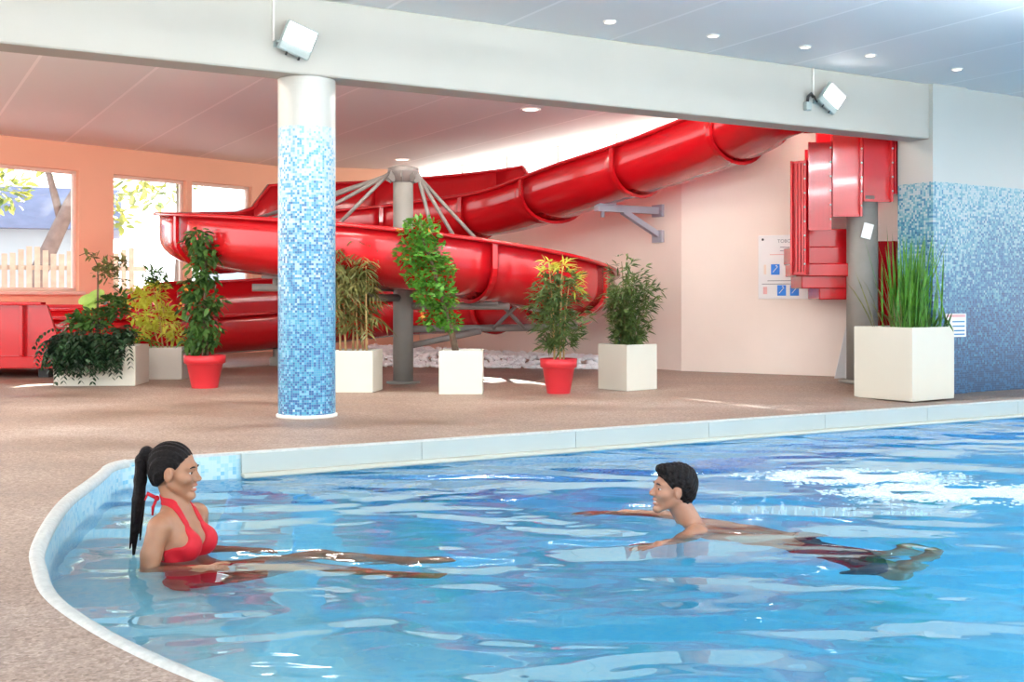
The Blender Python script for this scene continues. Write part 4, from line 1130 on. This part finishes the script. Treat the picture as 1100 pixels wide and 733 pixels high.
def hand(Fd, w, f, nrm, thumb, curl=.3, s=1.0):
    """w wrist, f along the hand, nrm back of the hand, thumb: side the thumb is on"""
    f = np.array(f, float); f /= np.linalg.norm(f); nrm = np.array(nrm, float); nrm -= f * (nrm @ f); nrm /= np.linalg.norm(nrm)
    t = np.array(thumb, float); t -= f * (t @ f); t -= nrm * (t @ nrm); t /= np.linalg.norm(t); w = np.array(w, float)
    for k, (o, L) in enumerate(((.027, .070), (.009, .078), (-.010, .072), (-.028, .056))):
        kn = w + f * (.088 - .006 * abs(k - 1)) * s + t * o * s
        Fd.cone(w + t * o * .55 * s + f * .01, kn, .0125 * s, .0105 * s, .012)
        p = kn; ang = .12
        for q, (fr, r) in enumerate(((.45, .0088), (.32, .0080), (.23, .0070))):
            ang += curl * (.6 + .5 * q * .5); d = f * math.cos(ang) - nrm * math.sin(ang) + t * (o * 1.2)
            d /= np.linalg.norm(d); p2 = p + d * L * fr * s; Fd.cone(p, p2, r * s, (r - .0008) * s, .004); p = p2
    b = w + f * .022 * s + t * .022 * s
    p = b + (f * .55 + t * .7) * .045 * s; Fd.cone(b, p, .014 * s, .0105 * s, .012)
    p2 = p + (f * .85 + t * .45 - nrm * .1) * .032 * s; Fd.cone(p, p2, .0100 * s, .0090 * s, .004)
    p3 = p2 + (f * .95 + t * .15 - nrm * .2) * .025 * s; Fd.cone(p2, p3, .0090 * s, .0075 * s, .004)
def skinmat(name, col, lips, lipc):
    """skin with redder lips; the lip colour follows the mouth's own place on the face"""
    m, nt, out = newmat(name); L = nt.links.new
    tc = N(nt, 'ShaderNodeTexCoord'); no = N(nt, 'ShaderNodeTexNoise', Scale=14.0, Detail=4.0); L(tc.outputs['Object'], no.inputs['Vector'])
    r = ramp(nt, [(.3, tuple(c * .92 for c in col)), (.7, tuple(min(1, c * 1.07) for c in col))]); L(no.outputs['Fac'], r.inputs['Fac'])
    ds_ = N(nt, 'ShaderNodeVectorMath', operation='DISTANCE'); L(tc.outputs['Object'], ds_.inputs[0]); ds_.inputs[1].default_value = lips
    mr = N(nt, 'ShaderNodeMapRange'); L(ds_.outputs['Value'], mr.inputs['Value'])
    mr.inputs['From Min'].default_value = .012; mr.inputs['From Max'].default_value = .022; mr.inputs['To Min'].default_value = .75; mr.inputs['To Max'].default_value = 0
    mx = N(nt, 'ShaderNodeMix', data_type='RGBA'); L(mr.outputs[0], mx.inputs['Factor']); L(r.outputs['Color'], mx.inputs['A']); mx.inputs['B'].default_value = (*lipc, 1)
    b = N(nt, 'ShaderNodeBsdfPrincipled', Roughness=.42); L(mx.outputs['Result'], b.inputs['Base Color'])
    b.inputs['Subsurface Weight'].default_value = .12; b.inputs['Subsurface Radius'].default_value = (.012, .005, .003); b.inputs['Subsurface Scale'].default_value = 1.0
    n2 = N(nt, 'ShaderNodeTexNoise', Scale=220.0); L(tc.outputs['Object'], n2.inputs['Vector']); bu = N(nt, 'ShaderNodeBump', Strength=.08, Distance=.002); L(n2.outputs['Fac'], bu.inputs['Height']); L(bu.outputs[0], b.inputs['Normal'])
    L(b.outputs[0], out.inputs['Surface']); return m

# ---- woman sitting on the step
def woman():
    vox = .0042
    org = np.array((-1.40, 4.77, -.54))
    Fd = Field((-1.66, 4.36, -.60), (-.12, 5.16, .36), vox)
    hc = np.array((-1.437, 4.77, .205)); R = frame_of((1, -.06, -.03))
    P = head(Fd, hc, R, True)
    sc = np.array((-1.425, 4.775, -.005)); yaw = math.radians(-15)
    fw = np.array((math.cos(yaw), math.sin(yaw), 0)); la = np.array((-math.sin(yaw), math.cos(yaw), 0)); up = np.array((0, 0, 1.0))
    # neck
    Fd.cone(P(-.034, 0, -.050), sc + np.array((-.012, 0, .055)), .041, .043, .012)
    Fd.cone(sc + np.array((-.005, 0, .075)), sc + np.array((-.02, 0, -.02)), .046, .075, .03)
    # shoulders and torso
    for s in (-1, 1):
        Fd.cone(sc + np.array((-.01, 0, .035)), sc + la * s * .140 + up * .006, .045, .047, .035)
        Fd.cone(sc + la * s * .055 + fw * .01 - up * .05, sc + la * s * .052 + fw * .03 - up * .26, .078, .070, .04)
        Fd.cone(sc + la * s * .052 + fw * .03 - up * .26, sc + la * s * .085 + fw * .12 - up * .43, .070, .105, .04)
        Fd.ell(sc + la * s * .064 + fw * .080 - up * .088, (.057, .057, .060), None, .022)
    hp = sc + fw * .14 - up * .42
    # legs, stretched out just under the surface
    legs = [(-1, (-.86, 4.665, -.225), (-.46, 4.575, -.285), (-.27, 4.50, -.235)), (1, (-.84, 4.88, -.215), (-.44, 4.83, -.275), (-.25, 4.80, -.225))]
    for s, kn, an, toe in legs:
        h0 = hp + la * s * .088 + np.array((.03, 0, .0)); kn, an, toe = map(np.array, (kn, an, toe))
        Fd.chain([h0, h0 * .55 + kn * .45 + np.array((0, 0, .01)), kn], [.093, .078, .053], .03)
        mid = kn * .68 + an * .32 - np.array((0, 0, .014)); Fd.chain([kn, mid, an], [.050, .053, .034], .02)
        Fd.cone(an - np.array((.012, 0, .014)), an + np.array((0, 0, 0)), .034, .034, .02)
        ball = an * .35 + toe * .65; Fd.chain([an, ball], [.033, .030], .02)
        sd = np.array((0, 1, 0))
        for q in range(5):
            o = sd * (.026 - .013 * q) * (-s); Fd.cone(ball + o * .9, toe + o + (an - toe) * (.03 * q), .0115, .0092 - .0007 * q, .005)
    # arms: upper arm down, forearm forward along the water
    S = sc + la * -1 * .152 + up * -.002; E = np.array((-1.495, 4.585, -.215)); Wr = np.array((-1.265, 4.565, -.168))
    Fd.chain([S, S * .5 + E * .5 + np.array((-.008, 0, 0)), E], [.046, .042, .036], .015); Fd.chain([E, E * .65 + Wr * .35, Wr], [.038, .038, .026], .015)
    hand(Fd, Wr, (1, -.02, .05), (0, -.25, 1), (0, 1, .2), .18, .95)
    S2 = sc + la * .152; E2_ = np.array((-1.40, 5.0, -.235)); W2 = np.array((-1.18, 4.93, -.185))
    Fd.chain([S2, S2 * .5 + E2_ * .5, E2_], [.046, .042, .036], .015); Fd.chain([E2_, E2_ * .65 + W2 * .35, W2], [.038, .037, .026], .015)
    hand(Fd, W2, (1, -.1, .02), (0, .2, 1), (0, -1, .2), .18, .95)
    lipp = Vector(P(.088, 0, -.062) - org)
    sk = skinmat('skin_woman', (.34, .155, .083), lipp, (.50, .12, .10))
    o = Fd.mesh('person', sk, origin=org); o.location = org
    tag(o, 'woman in red bikini with dark ponytail sitting in the shallow end of the pool', 'person')
    # swimwear follows the skin
    A = Fd.all_pts(); q = A - sc
    X = q @ fw; Yl = q @ la; Z = q[..., 2]
    reg = np.full(Fd.n, 1.0, np.float32)
    for s in (-1, 1):
        y = Yl * s; tz = (Z + .152) / .155      # 0 at the band, 1 at the strap
        half = .080 * (1 - tz) + .008
        d = np.maximum(np.abs(y - (.080 - .024 * tz)) - half, np.maximum(-Z - .150, Z - .01)); d = np.maximum(d, np.maximum(.012 - X, X - .17))
        reg = np.minimum(reg, d)
        nk = hc + R @ np.array((-.072, 0, -.115))
        top = sc + la * s * .056 + fw * .075 + up * .005; mid = sc + la * s * .060 + fw * .012 + up * .082
        reg = np.minimum(reg, np.minimum(Fd._cone(A, top, mid, .016, .015), Fd._cone(A, mid, nk, .018, .022)))
    band = np.maximum(np.abs(Z + .148) - .006, np.abs(Yl) - .2); band = np.maximum(band, np.abs(X - .02) - .15); band = np.where(np.abs(Yl) < .16, band, 1)
    reg = np.minimum(reg, band)
    Dt = np.maximum(Fd.D - .0045, reg); 
    armcut = Fd._cone(A, S, E, .050, .042); Dt = np.maximum(Dt, -armcut); armc2 = Fd._cone(A, S2, E2_, .050, .042); Dt = np.maximum(Dt, -armc2)
    Fd.mesh('bikini_top', M['bikini'], Dt, o, org)
    qb = A - hp; zb = qb @ (up * .9 - fw * .35); rb = np.maximum(np.abs(zb - .0) - .075, qb @ fw - .13)
    Fd.mesh('bikini_bottom', M['bikini'], np.maximum(Fd.D - .0045, rb), o, org)
    # knot of the halter behind the neck
    mb = MB(); nk = Vector(hc + R @ np.array((-.078, 0, -.115)) - org)
    mb.sphere(nk, .012, 10, 7); mb.tube([nk, nk + Vector((-.035, -.012, .022)), nk + Vector((-.045, -.018, -.005))], [.008, .010, .004], 7); mb.tube([nk, nk + Vector((-.02, .01, -.04)), nk + Vector((-.022, .01, -.075))], [.006, .007, .004], 7)
    mb.build('halter_knot', M['bikini'], o)
    # hair
    Hf = Field((-1.66, 4.64, -.20), (-1.30, 4.90, .35), .0036)
    Hf.ell(P(-.022, 0, .041), (.097, .080, .090), R, .01); Hf.ell(P(-.045, 0, -.01), (.066, .070, .070), R, .03)
    HA = Hf.all_pts(); hq = (HA - hc) @ R
    cut = (hq[..., 0] - .068) * .80 - (hq[..., 2] - .078) * .60
    cut2 = -(hq[..., 2] + .058) + np.maximum(0, hq[..., 0] + .06) * .9
    ear = Hf._ell(HA, P(.004, .076, -.006), (.030, .02, .036), R); ear2 = Hf._ell(HA, P(.004, -.076, -.006), (.030, .02, .036), R)
    ridge = .0022 * np.sin(hq[..., 1] * 260 + hq[..., 2] * 90)
    Hf.D = np.maximum(np.maximum(Hf.D + ridge, cut), np.maximum(cut2, -np.minimum(ear, ear2))).astype(np.float32)
    pt = [P(-.100, 0, .060), P(-.128, 0, .078), P(-.150, .0, .045), P(-.152, 0, -.04), P(-.158, 0, -.14), P(-.166, 0, -.25), P(-.172, 0, -.36)]
    Hf.chain(pt, [.022, .026, .025, .026, .022, .016, .006], .012)
    for dx, dy, e_ in ((.010, .014, -.30), (-.012, -.012, -.33), (.002, -.018, -.22)):
        Hf.chain([P(-.150, dy, .02), P(-.156 + dx, dy * 1.3, -.12), P(-.166 + dx * 1.4, dy * 1.2, e_)], [.012, .012, .004], .006)
    Hf.mesh('hair', M['hair'], None, o, org)
    mb = MB(); c_ = Vector(P(-.106, 0, .064) - org); mb.tube([c_ + Vector((.022 * math.sin(a) * .35, .022 * math.cos(a), .022 * math.sin(a))) for a in np.linspace(0, 2 * PI, 17)], .006, 7); mb.build('hair_tie', M['dark'], o)
    face_parts(o, hc, R, org, M['hair'])
woman()

# ---- man swimming
def man():
    vox = .0042
    org = np.array((1.0, 5.4, -.30))
    Fd = Field((.28, 4.78, -.88), (2.10, 5.95, .16), vox)
    hc = np.array((.783, 5.45, .012)); R = frame_of((-1, -.20, .10))
    P = head(Fd, hc, R, False)
    ch = np.array((.93, 5.45, -.268))
    Fd.cone(P(-.028, 0, -.05), ch + np.array((-.02, 0, .045)), .056, .060, .02)
    Sn = np.array((.875, 5.285, -.185)); Sf = np.array((.88, 5.63, -.205))
    for s in (Sn, Sf):
        Fd.cone(ch + np.array((-.01, 0, .035)), s, .062, .058, .04)
    bd = np.array((.40, -.10, -.19)); pl = ch + bd * 1.25
    for s in (-1, 1):
        lat = np.array((.03, s * .085, 0)); Fd.chain([ch + lat * 1.1, ch + lat + bd * .55, pl + lat * .9], [.105, .095, .098], .05)
    # near arm reaching forward and towards the camera, far arm spread ahead
    E = np.array((.765, 5.13, -.215)); Wr = np.array((.655, 5.00, -.168))
    Fd.chain([Sn, Sn * .5 + E * .5, E], [.060, .053, .042], .02); Fd.chain([E, E * .6 + Wr * .4, Wr], [.043, .043, .029], .015)
    hand(Fd, Wr, (-.75, -.6, -.02), (.0, .1, 1), (-.6, .75, .1), .22, 1.05)
    E = np.array((.66, 5.74, -.185)); Wr = np.array((.475, 5.76, -.185))
    Fd.chain([Sf, Sf * .5 + E * .5 + np.array((0, .01, .006)), E], [.060, .053, .042], .02); Fd.chain([E, E * .6 + Wr * .4, Wr], [.043, .042, .029], .015)
    hand(Fd, Wr, (-1, .05, -.05), (0, 0, 1), (0, -1, 0), .2, 1.05)
    for s, kn, an, toe in ((-1, (1.74, 5.08, -.70), (1.90, 5.14, -.50), (1.97, 5.15, -.42)), (1, (1.76, 5.38, -.72), (1.94, 5.44, -.62), (2.02, 5.44, -.66))):
        h0 = pl + np.array((.02, s * .085, -.01)); kn, an, toe = map(np.array, (kn, an, toe))
        Fd.chain([h0, h0 * .5 + kn * .5, kn], [.098, .080, .058], .03)
        Fd.chain([kn, kn * .65 + an * .35, an], [.055, .058, .036], .02)
        ball = an * .35 + toe * .65; Fd.cone(an, ball, .035, .032, .02)
        for q in range(5):
            o_ = np.array((0, 1, 0)) * (.028 - .014 * q) * (-s); Fd.cone(ball + o_ * .9, toe + o_, .0115, .0090, .005)
    lipp = Vector(P(.088, 0, -.062) - org)
    sk = skinmat('skin_man', (.39, .18, .105), lipp, (.52, .17, .13))
    o = Fd.mesh('person', sk, origin=org); o.location = org
    tag(o, 'dark haired man swimming breaststroke towards the seated woman', 'person')
    A = Fd.all_pts(); q = A - pl; d = bd / np.linalg.norm(bd); t = q @ d
    reg = np.maximum(np.maximum(-t - .09, t - .30), np.abs(q[..., 1]) - .27)
    Fd.mesh('swim_shorts', M['shorts'], np.maximum(Fd.D - .012, reg), o, org)
    Hf = Field((.62, 5.28, -.16), (.96, 5.62, .20), .0036)
    Hf.ell(P(-.022, 0, .044), (.101, .083, .092), R, .01); Hf.ell(P(-.05, 0, -.005), (.064, .072, .072), R, .03)
    Hf.ell(P(.045, 0, .098), (.045, .055, .026), R, .02); Hf.ell(P(.072, .012, .098), (.020, .030, .016), R, .012)
    HA = Hf.all_pts(); hq = (HA - hc) @ R
    cut = (hq[..., 0] - .090) * .86 - (hq[..., 2] - .082) * .50
    cut2 = -(hq[..., 2] + .068) + np.maximum(0, hq[..., 0] + .055) * 1.0
    ear = Hf._ell(HA, P(.006, .078, -.008), (.027, .022, .034), R); ear2 = Hf._ell(HA, P(.006, -.078, -.008), (.027, .022, .034), R)
    ridge = .0045 * np.sin(hq[..., 1] * 190 + hq[..., 2] * 150) * np.sin(hq[..., 0] * 170 + hq[..., 2] * 60)
    Hf.D = np.maximum(np.maximum(Hf.D + ridge, cut), np.maximum(cut2, -np.minimum(ear, ear2))).astype(np.float32)
    Hf.mesh('hair', M['hair'], None, o, org)
    face_parts(o, hc, R, org, M['hair'])
man()

# white bubbles behind the swimmer: churned water plus painted sky reflection
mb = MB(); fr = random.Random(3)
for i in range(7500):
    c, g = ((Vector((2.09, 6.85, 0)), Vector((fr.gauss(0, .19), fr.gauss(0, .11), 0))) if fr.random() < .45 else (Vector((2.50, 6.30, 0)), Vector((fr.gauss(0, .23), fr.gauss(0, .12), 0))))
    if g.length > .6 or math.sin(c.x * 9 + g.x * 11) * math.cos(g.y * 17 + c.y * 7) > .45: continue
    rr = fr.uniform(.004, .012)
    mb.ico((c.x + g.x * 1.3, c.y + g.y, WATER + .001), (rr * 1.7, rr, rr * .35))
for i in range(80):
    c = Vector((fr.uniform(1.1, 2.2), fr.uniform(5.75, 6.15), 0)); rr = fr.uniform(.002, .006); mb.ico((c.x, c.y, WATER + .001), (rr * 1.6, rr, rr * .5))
tag(mb.build('foam_glare', M['foam_glare']), 'white froth and painted sky reflection on the water behind the swimming man', 'foam_glare', None, 'stuff')

# ------------------------------------------------------------------ light, sky, camera
w = bpy.data.worlds.new('World'); SC.world = w; w.use_nodes = True; nt = w.node_tree; nt.nodes.clear()
out = nt.nodes.new('ShaderNodeOutputWorld'); bg = nt.nodes.new('ShaderNodeBackground')
tc = nt.nodes.new('ShaderNodeTexCoord'); sp_ = nt.nodes.new('ShaderNodeSeparateXYZ'); nt.links.new(tc.outputs['Generated'], sp_.inputs[0])
rp = ramp(nt, [(.0, (.85, .82, .78)), (.48, (.98, .98, .97)), (.62, (.92, .97, 1.0)), (.75, (.55, .72, .90)), (1, (.36, .56, .85))])
ma = nt.nodes.new('ShaderNodeMath'); ma.operation = 'MULTIPLY_ADD'; nt.links.new(sp_.outputs['Z'], ma.inputs[0]); ma.inputs[1].default_value = .5; ma.inputs[2].default_value = .5
nt.links.new(ma.outputs[0], rp.inputs['Fac']); nt.links.new(rp.outputs['Color'], bg.inputs['Color'])
bg.inputs['Strength'].default_value = 2.4
nt.links.new(bg.outputs[0], out.inputs['Surface'])
sun = bpy.data.lights.new('Sun', 'SUN'); sun.energy = 16.0; sun.angle = .009; sun.color = (1, .93, .82)
so = bpy.data.objects.new('Sun', sun); COL.objects.link(so)
el = math.radians(25); az = Vector((.12, -.99, 0)).normalized()
so.rotation_euler = Vector((az.x * math.cos(el), az.y * math.cos(el), -math.sin(el))).to_track_quat('-Z', 'Y').to_euler()

cam = bpy.data.cameras.new('Camera'); co = bpy.data.objects.new('Camera', cam); COL.objects.link(co)
co.location = (0, 0, EYE); co.rotation_euler = (PI / 2, 0, 0)
cam.sensor_width = 36; cam.lens = 36 * F / 1100; cam.shift_y = (HZ - 366.5) / 1100
cam.clip_start = .05; cam.clip_end = 300
SC.camera = co
SC.view_settings.view_transform = 'Standard'; SC.view_settings.look = 'None'; SC.view_settings.gamma = 1; SC.view_settings.use_curve_mapping = False
SC.view_settings.exposure = .88
SC.cycles.use_denoising = True
SC.cycles.max_bounces = 10; SC.cycles.transparent_max_bounces = 24
SC.cycles.caustics_reflective = False; SC.cycles.caustics_refractive = True; SC.cycles.blur_glossy = .3
SC.cycles.sample_clamp_indirect = 6.0
for o in list(SC.objects):
    if '_m' in o: del o['_m']
